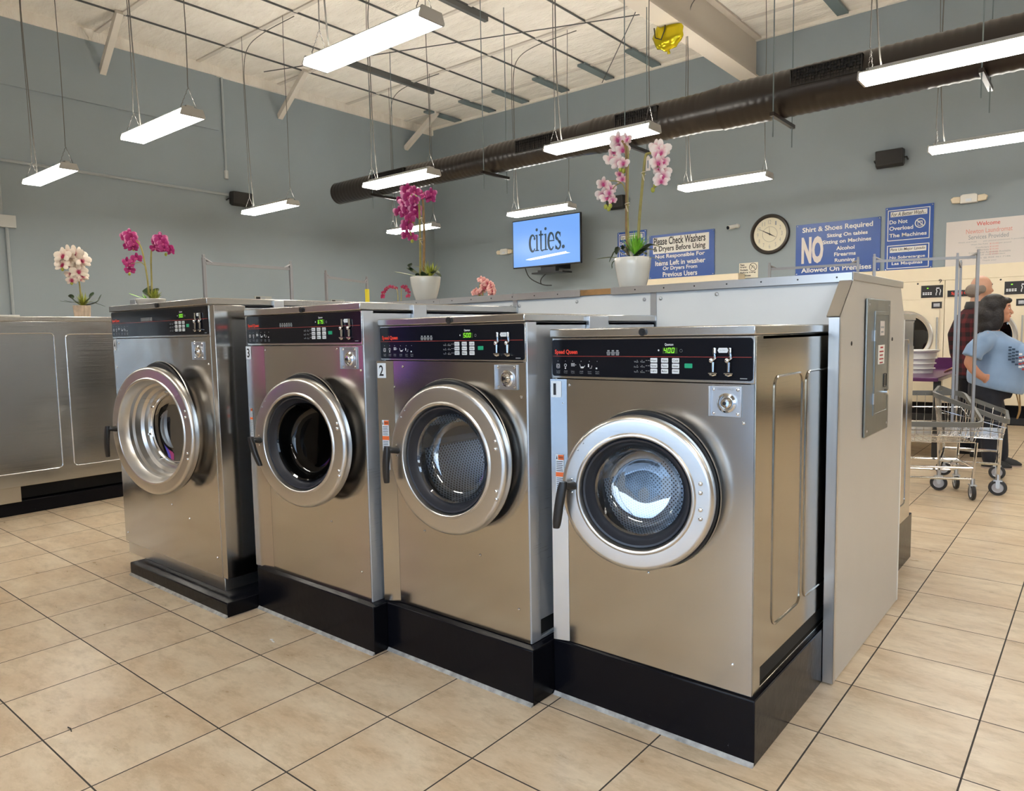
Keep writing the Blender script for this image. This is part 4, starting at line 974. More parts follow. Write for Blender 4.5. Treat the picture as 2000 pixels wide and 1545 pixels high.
# ------------------------------------------------------------------ plain backed washers seen only from the side
def rear_washer(x0, x1, y0, y1, zb, zl, zt, label, face=1, base_y=None, base_z=.264):
    t = thing('washing_machine', ((x0+x1)/2, (y0+y1)/2, zb), label, 'washing machine')
    m = MB(); m.box((x0, y0, zb), (x1, y1, zl)); m.build('cabinet', 'steel_side', t, bevel=.003)
    m = MB(); m.box((x0-.003, y0, zl), (x1+.004, y1+.012, zt)); m.build('lid', 'steel_lid', t, bevel=.004)
    m = MB(); m.tube([(x1+.0005, p, q) for p, q in rrect(y0+.06, zb+.1, y1-.14, zl-.10, .03)], .0035, 6, closed=True); m.build('side_emboss', 'steel_side', t)
    m = MB(); m.box((x0, y1-.02, zl-.14), (x1, y1+.004, zl-.01)); m.build('control_panel', 'black_panel', t)
    m = MB(); m.lathe([(.25, 0), (.25, .05), (.19, .05), (.17, .02), (.001, .01)], ((x0+x1)/2, y1, .8), (0, 1, 0), 48); m.build('door', 'steel_ring', t)
    return t
rear_washer(-1.60, -.822, 3.875, 4.50, .275, 1.372, 1.407, 'stainless washer behind the white service wall, only its narrow side showing')
rear_washer(-4.10, -3.20, 3.875, 4.62, .275, 1.372, 1.407, 'stainless washer behind the service wall, carrying the small blush orchid')
for x0, x1, l in ((-1.62, -.834, 'black plinth behind the service wall at its open end'), (-4.12, -3.18, 'black plinth behind the service wall under the hidden washer')):
    m = MB(); m.box((x0, 3.90, 0), (x1, 4.640, .262)); b = m.build('washer_plinth', 'black_base', bevel=.003); tag(b, l, 'plinth', 'plinths behind the service wall')
    m = MB(); m.box((x0+.03, 3.95, .262), (x1-.03, 4.45, .2745)); m.build('shim', 'black_void', b); bpy.data.objects[b.name].children[0].location = (0, 0, 0)
# big washers at the left edge
t = thing('washing_machine', (-7.0, 1.7, .22), 'large stainless washer at the left edge, showing its embossed side', 'washing machine')
steel('steel_bank', col=(0.55, 0.56, 0.57), rough=0.20, wave=0.010, wscale=1.3, brush=(2, 1.2, 120), brushamp=0.14)
m = MB(); m.box((-7.6, .60, .222), (-6.5, 2.90, 1.508)); m.build('cabinet', 'steel_bank', t, bevel=.004)
m = MB(); m.box((-7.61, .58, 1.508), (-6.494, 2.91, 1.545)); m.build('lid', 'steel_lid', t, bevel=.004)
m = MB()
m.tube([(-6.4995, p, q) for p, q in rrect(.95, .33, 2.137, 1.415, .03)], .005, 6, closed=True)
m.tube([(-6.4995, p, q) for p, q in rrect(2.222, .33, 2.86, 1.405, .03)], .005, 6, closed=True)
m.build('side_emboss', 'steel_bank', t)
m = MB(); m.box((-7.55, .7, .104), (-6.51, 1.835, .222)); m.build('kick_plate', 'steel_lid', t)
m = MB(); m.box((-7.5, 1.85, .112), (-6.60, 2.88, .222)); m.build('chassis', 'black_void', t)
m = MB(); m.prism([(-7.62, 0), (-6.520, 0), (-6.528, .104), (-7.62, .104)], .55, 3.0, 'y'); tag(m.build('washer_plinth', 'black_base', bevel=.003), 'worn black plinth under the large washer at the left edge', 'plinth')
m = MB(); m.box((-7.45, .8, 1.5455), (-6.55, 1.93, 1.559)); tag(m.build('board', 'sign_white', bevel=.002), 'cream board lying on the large washer at the left edge', 'board')

# ------------------------------------------------------------------ orchids
def frame_of(n):
    n = Vector(n).normalized(); a = Vector((0, 0, 1)) if abs(n.z) < .95 else Vector((1, 0, 0))
    u = a.cross(n).normalized(); v = n.cross(u); return Matrix((u, v, n)).transposed()
def flower(t, pos, n, size, pm, lm, droop=0.0, closed=False):
    M = frame_of(n); m = MB(); s = size
    def petal_(ang, ln, wd, tilt):
        A = M @ Matrix.Rotation(ang, 3, 'Z') @ Matrix.Rotation(-tilt, 3, 'Y')
        m.ball(A @ Vector((ln*.52, 0, 0)), (ln*.5, wd*.5, s*.045), 10, 6, rot=A)
    tl = .25 if not closed else .9
    for a in (90, 210, 330): petal_(R(a), s*.52, s*.30, tl+random.uniform(-.15, .1))
    for a in (12, 168): petal_(R(a), s*.56, s*.46, tl*.7+random.uniform(-.1, .1))
    m.cur = 1
    m.ball(M @ Vector((0, -s*.05, s*.07)), (s*.09, s*.10, s*.08), 8, 5, rot=M)
    A = M @ Matrix.Rotation(R(270), 3, 'Z') @ Matrix.Rotation(-.7, 3, 'Y'); m.ball(A @ Vector((s*.12, 0, 0)), (s*.12, s*.08, s*.03), 8, 5, rot=A)
    L = WORLD.get(t.name, Vector((0, 0, 0)))
    o = m.build('flower', [pm, lm], t, local=True, loc=Vector(pos)-L); return o
def leaf(t, pts, w, mat, name='leaf'):
    P = smooth_path(pts, 4); m = MB(); n = len(P); rings = []
    for i, p in enumerate(P):
        d = (P[min(i+1, n-1)]-P[max(i-1, 0)]).normalized(); s = d.cross(Vector((0, 0, 1)))
        if s.length < .1: s = Vector((1, 0, 0))
        s.normalize(); u = s.cross(d); k = math.sin(PI*(.12+.86*i/(n-1)))**.7; h = .0012
        rings.append([p-s*w*k*.5+u*w*.12*k, p-u*h, p+s*w*k*.5+u*w*.12*k, p+u*h])
    m.loft(rings); return m.build(name, mat, t)
def tuft(t, c, r, h, n, mat, spread=1.0):
    m = MB()
    for i in range(n):
        a = random.uniform(0, 2*PI); e = random.uniform(.15, 1.0)*spread; c0 = Vector(c)+Vector((math.cos(a), math.sin(a), 0))*r*.12
        d = Vector((math.cos(a)*e, math.sin(a)*e, 1.0-.45*e)).normalized(); L = h*random.uniform(.7, 1.1)
        s = d.cross(Vector((0, 0, 1))).normalized() if abs(d.z) < .99 else Vector((1, 0, 0))
        p1 = c0+d*L*.5; p2 = c0+d*L-Vector((0, 0, L*.12*e)); w = .006*(h/.1)**.5
        m.add([c0-s*w*.4, c0+s*w*.4, p1+s*w*.6, p2, p1-s*w*.6, (c0+p1)/2+Vector((0, 0, -.002))], [(0, 1, 2, 4), (4, 2, 3), (0, 5, 1)], True)
    return m.build('grass_tuft', mat, t)
def stem(t, pts, r, mat='stem_green', name='stem'):
    m = MB(); P = smooth_path(pts, 4); m.tube(P, [r*(1-.35*i/len(P)) for i in range(len(P))], 8); return m.build(name, mat, t)
def buds(t, ps, r):
    for p in ps:
        m = MB(); m.ball(p, (r, r, r*1.25), 8, 6); m.build('bud', 'bud_green', t)
def pot(t, c, r0, r1, h, mat, ribs=0):
    m = MB(); cx, cy, cz = c
    n = 48
    prof = [(.001, .002), (r0*.92, .0), (r0, .006), (r0+(r1-r0)*.45, h*.35), (r0+(r1-r0)*.80, h*.68), (r1, h*.97), (r1-.002, h), (r1-.006, h), (r1-.010, h*.9), (.001, h*.88)]
    if ribs: prof = [(.001, 0), (r0, 0), (r1, h), (r1-.006, h), (r1-.008, h*.85), (.001, h*.85)]
    k = len(m.v); m.lathe(prof, (cx, cy, cz), (0, 0, 1), n)
    if ribs:
        for i, v in enumerate(m.v):
            a = math.atan2(v.y-cy, v.x-cx); q = 1+.035*math.cos(ribs*a); v.x = cx+(v.x-cx)*q; v.y = cy+(v.y-cy)*q
    p = m.build('pot', mat, t)
    m = MB(); m.lathe([(.001, h*.90), (r1*.9, h*.89)], (cx, cy, cz), (0, 0, 1), 24); m.build('soil', 'soil', t)
    return p
toward = lambda p: Vector((-p[0], -p[1], 0)).normalized()
def facing(p, ax=0.0, up=0.0):
    d = toward(p); c, s = math.cos(ax), math.sin(ax); return Vector((d.x*c-d.y*s, d.x*s+d.y*c, up))
# 1: white orchid on the left washer
def orchid_small_white():
    y = 2.46; x = -6.8; c = at_x(161, 616, x); c.z = 1.546
    t = thing('potted_orchid', c, 'white orchid with crimson centres in small ribbed pot on the left edge washer', 'orchid', 'potted orchids')
    pot(t, c, .058, .066, .105, 'pot_wood', ribs=16)
    X = lambda px, py: at_x(px, py, x)
    stem(t, [c+Vector((0, 0, .09)), X(156, 560), X(152, 530), X(150, 505), X(143, 498), X(128, 505)], .007)
    for px, py, s in ((121, 501, .145), (131, 496, .145), (128, 512, .145), (141, 497, .145), (146, 506, .135), (152, 500, .145), (156, 510, .145), (137, 511, .135), (122, 518, .135), (134, 519, .10), (151, 516, .135), (141, 536, .10), (150, 532, .135), (157, 540, .10), (147, 544, .10), (140, 548, .09), (153, 546, .09)):
        p = X(px, py)+Vector((random.uniform(-.02, .06), 0, 0)); flower(t, p, facing(p, random.uniform(-.7, .7), random.uniform(-.3, .3)), s, 'petal_white', 'lip_red')
    buds(t, [X(124, 522), X(122, 526), X(140, 553)], .013)
    for q in ([(0, 0, .1), (-.03, -.06, .16), (-.02, -.07, .2)], [(0, 0, .1), (.03, .06, .17), (.02, .09, .22)], [(0, 0, .1), (.05, .10, .13), (.06, .14, .2)]): leaf(t, [c+Vector(p) for p in q], .06, 'leaf_dark')
    tuft(t, c+Vector((.02, 0, .1)), .06, .13, 60, 'leaf_lime', 1.0)
    for dy, dz in ((-.17, .14), (-.14, .145), (.18, .10)): leaf(t, [c+Vector((.02, 0, .135)), c+Vector((.02, dy*.5, .13)), c+Vector((.02, dy, dz))], .012, 'leaf_dark')
orchid_small_white()
# 2: magenta orchid on washer 4
def orchid_magenta_low():
    y = 1.93; X = lambda px, py: at_y(px, py, y)
    c = X(295, 592); c.z = 1.5445
    t = thing('potted_orchid', c, 'magenta orchid with two stems in low white bowl on washer number 4', 'orchid', 'potted orchids')
    m = MB(); m.lathe([(.001, 0), (.06, 0), (.075, .012), (.082, .034), (.080, .037), (.076, .034), (.001, .026)], c, (0, 0, 1), 32); m.build('pot', 'pot_white', t)
    m = MB(); m.lathe([(.001, .03), (.074, .032)], c, (0, 0, 1), 24); m.build('soil', 'soil', t)
    stem(t, [X(291, 578), X(288, 545), X(281, 505), X(275, 482), X(266, 470), X(258, 470)], .0055)
    stem(t, [X(297, 578), X(296, 545), X(295, 505), X(297, 485), X(304, 477), X(316, 476)], .0055)
    stem(t, [X(285, 522), X(277, 513), X(268, 513), X(256, 515)], .003)
    for px, py, s, a in ((247, 463, .075, .3), (255, 459, .075, 0), (262, 465, .075, -.4), (249, 471, .07, .5), (258, 474, .075, .1), (265, 476, .07, -.5), (251, 481, .06, .3), (262, 484, .06, 0),
        (262, 504, .065, -.2), (266, 510, .05, -.7), (247, 512, .065, .5), (250, 517, .055, .2), (249, 528, .06, .2),
        (294, 476, .055, 1.2), (308, 470, .07, .6), (313, 466, .075, 0), (320, 470, .075, -.2), (326, 477, .07, -.6), (315, 478, .07, .2), (309, 486, .06, .5), (322, 484, .065, -.3), (331, 491, .055, -.8), (328, 487, .05, -.3)):
        p = X(px, py)+Vector((0, random.uniform(-.02, .02), 0)); flower(t, p, facing(p, a, random.uniform(-.3, .4)), s, 'petal_magenta', 'lip_pink')
    buds(t, [X(261, 487), X(324, 497), X(253, 535)], .008)
    for q in ([(0, 0, .03), (-.03, 0, .08), (-.035, .02, .115)], [(0, 0, .03), (.01, .02, .07), (.0, .04, .1)]): leaf(t, [c+Vector(p) for p in q], .06, 'leaf_dark')
    tuft(t, c+Vector((.045, 0, .03)), .05, .07, 70, 'leaf_lime', .9)
    tuft(t, c+Vector((-.05, 0, .03)), .05, .05, 50, 'leaf_bright', 1.0)
    leaf(t, [c+Vector((-.05, 0, .035)), X(262, 577), X(252, 573)], .012, 'leaf_bright')
    # dark plate beside the pot
    p = X(262, 588); m = MB(); m.box((p.x-.035, y-.01, 1.5445), (p.x+.035, y, 1.5445+.045)); tag(m.build('metal_plate', 'galvanised', bevel=.002), 'small grey metal plate standing beside the low orchid bowl on washer 4', 'plate')
orchid_magenta_low()
# 3: tall magenta orchid in white pot on the cap
def orchid_tall_magenta():
    y = 3.2; X = lambda px, py: at_y(px, py, y)
    c = X(832, 588); c.z = 1.5468
    t = thing('potted_orchid', c, 'tall magenta orchid in glossy white pot on the service wall', 'orchid', 'potted orchids')
    pot(t, c, .062, .098, .160, 'pot_white')
    stem(t, [X(821, 545), X(821, 500), X(820, 440), X(818, 395), X(812, 383), X(803, 382), X(797, 400), X(797, 435), X(803, 460)], .0075)
    stem(t, [X(827, 545), X(828, 500), X(828, 440), X(826, 392), X(822, 382), X(832, 378)], .0085, 'stem_brown')
    stem(t, [X(818, 450), X(810, 440), X(802, 425), X(800, 405)], .003)
    for px, py in ((823, 430), (821, 470)):
        m = MB(); p = X(px, py); m.tube([p+Vector((.012*math.cos(k), .012*math.sin(k), .002*k)) for k in range(8)], .0025, 5); m.tube([p+Vector((.01, -.012, 0)), p+Vector((.03, -.012, -.03))], .0025, 5); m.build('tie', 'twine', t)
    for px, py, s, a in ((797, 371, .09, .2), (806, 374, .08, -.3), (793, 381, .09, .4), (800, 386, .09, 0), (786, 391, .07, .6), (794, 398, .10, .3), (804, 396, .09, -.4), (812, 392, .08, -.6), (808, 408, .09, -.2), (798, 410, .08, .1), (786, 416, .085, .4), (795, 419, .07, 0), (812, 420, .085, -.4), (807, 428, .07, 0), (792, 437, .085, .3), (799, 444, .08, 0), (790, 443, .07, .5), (798, 460, .08, .2), (804, 464, .07, -.3), (832, 384, .06, -.6), (841, 378, .075, -.3), (838, 388, .07, -.4), (822, 379, .05, .2)):
        p = X(px, py)+Vector((0, random.uniform(-.03, .03), 0)); flower(t, p, facing(p, a, random.uniform(-.3, .3)), s, 'petal_magenta', 'lip_pink')
    buds(t, [X(805, 471), X(800, 428), X(807, 432)], .010)
    T = c+Vector((0, 0, .15))
    leaf(t, [T, X(801, 527), X(804, 514)], .055, 'leaf_dark'); leaf(t, [T, X(790, 535), X(771, 531)], .03, 'leaf_pale')
    leaf(t, [T, X(825, 525), X(809, 520)], .03, 'leaf_pale'); leaf(t, [T, X(848, 533), X(861, 541)], .05, 'leaf_dark'); leaf(t, [T, X(850, 530), X(858, 534)], .03, 'leaf_pale')
    leaf(t, [T, X(822, 536), X(812, 538)], .05, 'leaf_dark'); leaf(t, [T, X(815, 550), X(808, 556)], .016, 'leaf_dark')
    leaf(t, [T, X(832, 533), X(838, 538)], .07, 'leaf_dark')
    tuft(t, X(841, 540), .05, .10, 50, 'leaf_lime', .8)
orchid_tall_magenta()
# 4: tall pink orchid in white pot on the cap
def orchid_tall_pink():
    y = 3.1; X = lambda px, py: at_y(px, py, y)
    c = X(1236, 558); c.z = 1.5468
    t = thing('potted_orchid', c, 'tall pale pink orchid with two stems in white pot at right end of service wall', 'orchid', 'potted orchids')
    pot(t, c, .064, .089, .148, 'pot_white')
    stem(t, [X(1227, 498), X(1224, 450), X(1224, 400), X(1224, 340), X(1222, 290), X(1215, 275)], .008, 'stem_brown')
    stem(t, [X(1229, 498), X(1227, 450), X(1226, 400), X(1227, 300), X(1223, 285)], .005)
    stem(t, [X(1247, 498), X(1248, 440), X(1253, 380), X(1260, 310), X(1266, 300), X(1276, 302), X(1284, 320), X(1280, 350), X(1276, 372)], .0075)
    stem(t, [X(1247, 498), X(1249, 430), X(1255, 360), X(1261, 304)], .0055, 'stem_brown')
    stem(t, [X(1222, 375), X(1215, 358), X(1203, 362), X(1196, 370)], .003)
    stem(t, [X(1222, 375), X(1217, 360), X(1205, 354), X(1190, 353)], .003)
    for px, py in ((1225, 402), (1257, 341)):
        m = MB(); p = X(px, py); m.tube([p+Vector((.011*math.cos(k), .011*math.sin(k), .002*k)) for k in range(8)], .0022, 5); m.tube([p+Vector((.0, -.012, 0)), p+Vector((.01, -.012, -.03))], .0022, 5); m.build('tie', 'twine', t)
    for px, py, s, a in ((1207, 273, .085, .2), (1218, 271, .07, -.3), (1206, 285, .095, .3), (1214, 292, .08, -.1), (1198, 298, .06, .4), (1196, 314, .095, .5), (1208, 318, .095, .1), (1219, 320, .07, -.5), (1228, 274, .05, -.8),
        (1209, 341, .05, .5), (1213, 350, .06, -.2), (1181, 361, .08, .4), (1189, 368, .07, -.2), (1178, 382, .085, .4), (1187, 388, .08, 0), (1194, 378, .06, -.5), (1197, 392, .05, -.4),
        (1277, 288, .085, .5), (1287, 292, .105, 0), (1294, 300, .08, -.5), (1286, 304, .06, .2), (1288, 320, .09, .3), (1297, 316, .07, -.6), (1284, 330, .07, .6), (1290, 336, .09, .1), (1297, 345, .08, -.4), (1286, 352, .07, .3), (1294, 356, .07, -.1)):
        p = X(px, py)+Vector((0, random.uniform(-.02, .02), 0)); flower(t, p, facing(p, a, random.uniform(-.3, .3)), s*.92, 'petal_pink', 'lip_pink')
    buds(t, [X(1212, 331), X(1218, 334), X(1183, 404), X(1192, 402), X(1189, 408), X(1280, 361), X(1275, 371)], .010)
    m = MB(); p = X(1266, 316); m.prism([(p.x-.012, p.z-.04), (p.x+.012, p.z-.042), (p.x+.010, p.z+.02), (p.x, p.z+.03), (p.x-.010, p.z+.02)], y-.001, y, 'y'); tg = m.build('price_tag', 'tag_paper', t)
    m = MB(); m.box((p.x-.004, y-.002, p.z-.03), (p.x+.003, y-.0015, p.z+.006)); m.build('tag_print', 'grey_print', tg)
    T = c+Vector((0, 0, .14))
    for q, w, mt in (([X(1195, 503), X(1165, 506)], .020, 'leaf_pale'), ([X(1205, 490), X(1195, 502), X(1190, 512)], .012, 'leaf_dark'), ([X(1200, 510), X(1195, 525)], .010, 'leaf_dark'), ([X(1268, 480), X(1287, 482)], .05, 'leaf_pale'), ([X(1262, 488), X(1283, 490)], .055, 'leaf_dark'),
        ([X(1212, 485), X(1204, 497)], .06, 'leaf_dark'), ([X(1222, 482), X(1216, 488)], .05, 'leaf_dark'), ([X(1275, 503), X(1293, 514)], .010, 'leaf_pale'), ([X(1228, 487), X(1238, 492)], .04, 'leaf_pale'), ([X(1254, 494), X(1262, 498)], .05, 'leaf_dark')):
        leaf(t, [T]+q, w, mt)
    tuft(t, X(1241, 497), .05, .115, 70, 'leaf_bright', .75)
orchid_tall_pink()
def orchid_far(c, arcs, pm, lm, size, label):
    t = thing('potted_orchid', c, label, 'orchid', 'potted orchids')
    m = MB(); m.lathe([(.001, 0), (.05, 0), (.06, .09), (.054, .09), (.05, .08), (.001, .08)], c, (0, 0, 1), 24); m.build('pot', 'pot_white', t)
    for arc in arcs:
        stem(t, [Vector(c)+Vector((0, 0, .08))]+arc, .005)
        P = smooth_path(arc, 4)
        for i in range(len(P)//3, len(P)):
            p = P[i]+Vector((random.uniform(-.015, .015), 0, random.uniform(-.015, .015))); flower(t, p, facing(p, random.uniform(-.8, .8), .1), size, pm, lm)
X = lambda px, py: at_y(px, py, 6.0)
c = X(772, 600); c.z = 1.545
orchid_far(c, [[X(777, 590), X(776, 568), X(770, 561), X(757, 562), X(749, 572), X(747, 582)], [X(783, 588), X(784, 565), X(790, 561), X(795, 565), X(798, 580)]], 'petal_crimson', 'lip_red', .05, 'crimson orchid seen far behind the service wall, left of the white pot')
m = MB(); m.box((c.x-.9, 5.6, 0), (c.x+.5, 6.5, 1.543)); tag(m.build('storage_cabinet', 'melamine', bevel=.004), 'low cabinet behind the washers carrying the crimson orchid', 'cabinet')
X = lambda px, py: at_y(px, py, 4.2)
c = X(941, 590); c.z = 1.4075
orchid_far(c, [[X(938, 578), X(937, 558), X(941, 549), X(949, 551), X(957, 556), X(961, 568), X(963, 573)], [X(936, 578), X(934, 573), X(930, 573)], [X(943, 578), X(944, 566), X(947, 560)]], 'petal_blush', 'lip_red', .062, 'small blush pink orchid peeking over the metal cap of the service wall')
# ------------------------------------------------------------------ dryers on the back wall
YD = 11.55
m = MB(); m.box((-4.67, YD, 1.967), (4.0, Y1-.002, 2.150)); b1 = m.build('dryer_header', 'dryer_cream', bevel=.004); tag(b1, 'cream header panel above the row of dryers', 'panel')
m = MB(); m.box((-6.85, YD, 1.20), (-4.69, Y1-.002, 2.262)); b2 = m.build('cabinet', 'dryer_cream', bevel=.006); tag(b2, 'tall cream cabinet top behind the pink orchid, below the blue washers sign', 'cabinet')
m = MB(); m.box((-6.8, YD+.02, 0), (-4.72, Y1-.01, 1.2)); m.build('lower_case', 'dryer_cream', b2); b2.children[0].location = (0, 0, 0)
def fix_child(parent):
    for ch in parent.children:
        pass
def dryer(x0, label, num=None):
    w = .971; x1 = x0+w-.006; y = YD
    t = thing('tumble_dryer', (x0+w/2, y, .27), label, 'dryer', 'cream dryers along the back wall')
    m = MB(); m.box((x0, y+.003, .27), (x1, Y1-.004, 1.965)); m.build('cabinet', 'dryer_cream', t, bevel=.003)
    m = MB(); m.box((x0+.003, y-.002, 1.712), (x1-.003, y+.004, 1.961)); m.build('upper_panel', 'dryer_cream', t, bevel=.002)
    m = MB(); m.box((x1-.285, y-.008, 1.735), (x1-.018, y-.001, 1.905)); cp = m.build('control_panel', 'black_print', t)
    m = MB()
    for i in range(4): m.box((x1-.265+i*.03, y-.0085, 1.775), (x1-.243+i*.03, y-.008, 1.79)); m.box((x1-.265+i*.03, y-.0085, 1.797), (x1-.243+i*.03, y-.008, 1.81))
    for cx in (x1-.10, x1-.055): m.tube([(cx, y-.010, 1.85), (cx+.01, y-.010, 1.82), (cx, y-.010, 1.79), (cx, y-.010, 1.765)], .006, 6)
    m.box((x1-.10, y-.009, 1.855), (x1-.06, y-.008, 1.870)); m.build('buttons', 'white_print', cp)
    m = MB(); m.box((x1-.215, y-.0086, 1.86), (x1-.195, y-.008, 1.872)); m.build('indicator', 'led_digit', cp)
    m = MB(); m.box((x0+.03, y-.008, 1.735), (x0+.42, y-.001, 1.822)); lp = m.build('logo_plate', 'black_print', t)
    m = MB(); put_text(m, 'Speed Queen', (x0+.075, y-.0085, 1.752), (1, 0, 0), (0, 0, 1), .30, .050, bold=.02); m.build('logo', 'red_print_glow', lp)
    m = MB(); m.box((x1-.152, y-.006, 1.585), (x1-.028, y-.001, 1.675)); cl = m.build('coin_lock', 'black_print', t)
    m = MB(); m.box((x1-.128, y-.008, 1.607), (x1-.052, y-.006, 1.653)); m.lathe([(.020, 0), (.018, -.010), (.010, -.012), (.001, -.012)], (x1-.09, y-.008, 1.63), (0, 1, 0), 20); m.build('lock', 'wheel_grey', cl)
    m = MB(); m.lathe([(.012, 0), (.010, -.005), (.001, -.006)], (x1-.33, y-.002, 1.935), (0, 1, 0), 12); m.build('screw', 'black_plastic', t)
    # door with porthole
    cx, cz, r = x0+.487, 1.195, .350
    m = MB(); holed_panel(m, x0+.07, x1-.05, .82, 1.575, cx, cz, r*.86, y-.016, .016); d = m.build('door', 'dryer_cream', t)
    m = MB(); m.lathe([(r+.012, -.014), (r+.014, -.026), (r+.002, -.036), (r-.020, -.036), (r-.036, -.028), (r-.045, -.010), (r-.05, .02)], (cx, y, cz), (0, 1, 0), 64); m.build('porthole_ring', 'steel_ring', d)
    m = MB(); m.lathe([(r-.045, -.004), (r-.09, -.008), (.001, -.008)], (cx, y, cz), (0, 1, 0), 48); m.build('glass', 'dryer_glass', d)
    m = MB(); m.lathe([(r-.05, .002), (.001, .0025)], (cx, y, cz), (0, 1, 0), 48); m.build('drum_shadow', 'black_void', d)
    m = MB(); m.tube([(x1-.075, y-.03, .92), (x1-.075, y-.03, 1.46)], .010, 8); m.tube([(x1-.30, y-.026, .895), (x1-.075, y-.026, .895)], .008, 8); m.build('handle', 'steel_dull', d)
    if num:
        m = MB(); put_text(m, num, (x1-.075, y-.006, 1.930), (1, 0, 0), (0, 0, 1), .038, .075-.02); m.build('number', 'black_print', t)
    return t
for k in range(-3, 5):
    x0 = -1.747+.971*k
    dryer(x0, {-1: 'cream dryer with number 9 on its upper right corner', 0: 'cream dryer behind the two people, right of dryer 9', -2: 'cream dryer hidden left of dryer 9', -3: 'cream dryer hidden behind the service wall', 1: 'cream dryer at the right edge behind the woman'}.get(k, 'cream dryer past the right edge of the picture'), '9' if k == -1 else None)
m = MB(); m.box((-4.66, YD+.06, .0), (4.0, Y1-.01, .268)); tag(m.build('dryer_plinth', 'black_base'), 'long black plinth under the cream dryers', 'plinth')
m = MB(); m.box((-4.66, YD+.045, .012), (4.0, YD+.06, .10)); o = m.build('lower_rail', 'black_plastic', None); tag(o, 'black kick rail in front of the dryer plinth', 'rail')

# ------------------------------------------------------------------ signs and wall things
YW = Y1-.003
U = Vector((1, 0, 0)); V = Vector((0, 0, 1))
def sign(name, x0, z0, x1, z1, mat, label, cat='sign', group=None, th=.012):
    m = MB(); m.box((x0, YW-th, z0), (x1, YW, z1)); o = m.build(name, mat); tag(o, label, cat, group); return o
def kid(mb, name, mat, par):
    # child mesh given in world coordinates
    o = mb.build(name, mat, par, loc=(0, 0, 0)); L = WORLD[par.name]
    o.location = -L; return o
def txt(mb, s, x, z, w, h, bold=.022, shear=0.0, y=None, spacing=1.0):
    put_text(mb, s, (x, (YW-.0145) if y is None else y, z), U, V, w, h, bold, shear, spacing)
def bar(m, x0, z0, x1, z1, y): m.box((x0, y, z0), (x1, y+.0006, z1))
def screws(o, x0, z0, x1, z1):
    m = MB()
    for x in (x0+.02, x1-.02):
        for z in (z0+.02, z1-.02): m.ball((x, YW-.012, z), (.009, .004, .009), 8, 5)
    kid(m, 'screws', 'chrome', o)
B = 'blue laundry rule signs'
# please check
x0, z0, x1, z1 = -6.47, 2.285, -5.23, 3.06
o = sign('wall_sign', x0, z0, x1, z1, 'sign_blue', 'blue sign reading Please Check Washers, below the left speaker', group=B); screws(o, x0, z0, x1, z1)
m = MB(); bar(m, x0+.075, z1-.335, x1-.095, z1-.045, YW-.0132); kid(m, 'white_band', 'sign_white', o)
m = MB(); txt(m, 'Please Check Washers', x0+.09, z1-.185, .99, .135); txt(m, '& Dryers Before Using', x0+.09, z1-.325, .99, .125); kid(m, 'dark_lettering', 'black_print', o)
m = MB()
for s, a, b, z in (('Not Responsible For', .12, 1.07, .44), ('Items Left in washer', .12, 1.08, .55), ('Or Dryers From', .27, .93, .655), ('Previous Users', .27, .93, .755)): txt(m, s, x0+a, z1-z, b-a, .088)
kid(m, 'white_lettering', 'sign_white', o)
# for a better wash (left copy and right copy)
def better(x0, z0, x1, z1, label):
    W = x1-x0; H = z1-z0
    o = sign('wall_sign', x0, z0, x1, z1, 'sign_blue', label, group=B); screws(o, x0, z0, x1, z1)
    m = MB(); y = YW-.0135
    for a, b in ((.47, .955), (.03, .40)):
        u0, u1 = x0+W*.05, x1-W*.07; v0, v1 = z0+H*a, z0+H*b; t_ = W*.018
        bar(m, u0, v0, u1, v0+t_, y); bar(m, u0, v1-t_, u1, v1, y); bar(m, u0, v0, u0+t_, v1, y); bar(m, u1-t_, v0, u1, v1, y)
    bar(m, x0+W*.11, z0+H*.845, x1-W*.13, z0+H*.925, y); bar(m, x0+W*.11, z0+H*.285, x1-W*.13, z0+H*.365, y)
    kid(m, 'white_border', 'sign_white', o)
    m = MB(); txt(m, 'For A Better Wash...', x0+W*.125, z0+H*.855, W*.72, H*.060, .008, .25, YW-.0155); txt(m, 'Para Un Mejor Lavado', x0+W*.125, z0+H*.298, W*.72, H*.055, .008, .25, YW-.0155); kid(m, 'dark_lettering', 'black_print', o)
    m = MB(); txt(m, 'Do Not', x0+W*.09, z0+H*.735, W*.38, H*.062, .022); txt(m, 'Overload', x0+W*.09, z0+H*.635, W*.50, H*.062, .022); txt(m, 'The Machines', x0+W*.09, z0+H*.525, W*.78, H*.060, .022)
    txt(m, 'No Sobrecargue', x0+W*.11, z0+H*.175, W*.74, H*.055, .022); txt(m, 'Las Maquinas', x0+W*.16, z0+H*.075, W*.64, H*.06, .022)
    cx, cz, r = x0+W*.73, z0+H*.715, W*.10
    m.tube([(cx+r*math.cos(a*PI/16), YW-.014, cz+r*math.sin(a*PI/16)) for a in range(32)], W*.012, 6, closed=True)
    m.tube([(cx-r*.7, YW-.0148, cz+r*.7), (cx+r*.7, YW-.0148, cz-r*.7)], W*.011, 6)
    m.tube([(cx+p, YW-.014, cz+q) for p, q in rrect(-r*.45, -r*.55, r*.45, r*.45, .006, 2)], W*.007, 5, closed=True); m.tube([(cx-r*.4, YW-.014, cz+.25*r), (cx+r*.4, YW-.014, cz+.25*r)], W*.006, 5)
    kid(m, 'white_lettering', 'sign_white', o)
better(-7.135, 2.29, -6.53, 3.185, 'blue sign mostly hidden behind the stems of the tall pink orchid')
better(-2.582, 2.16, -1.960, 3.078, 'blue sign reading For A Better Wash, tallest at right')
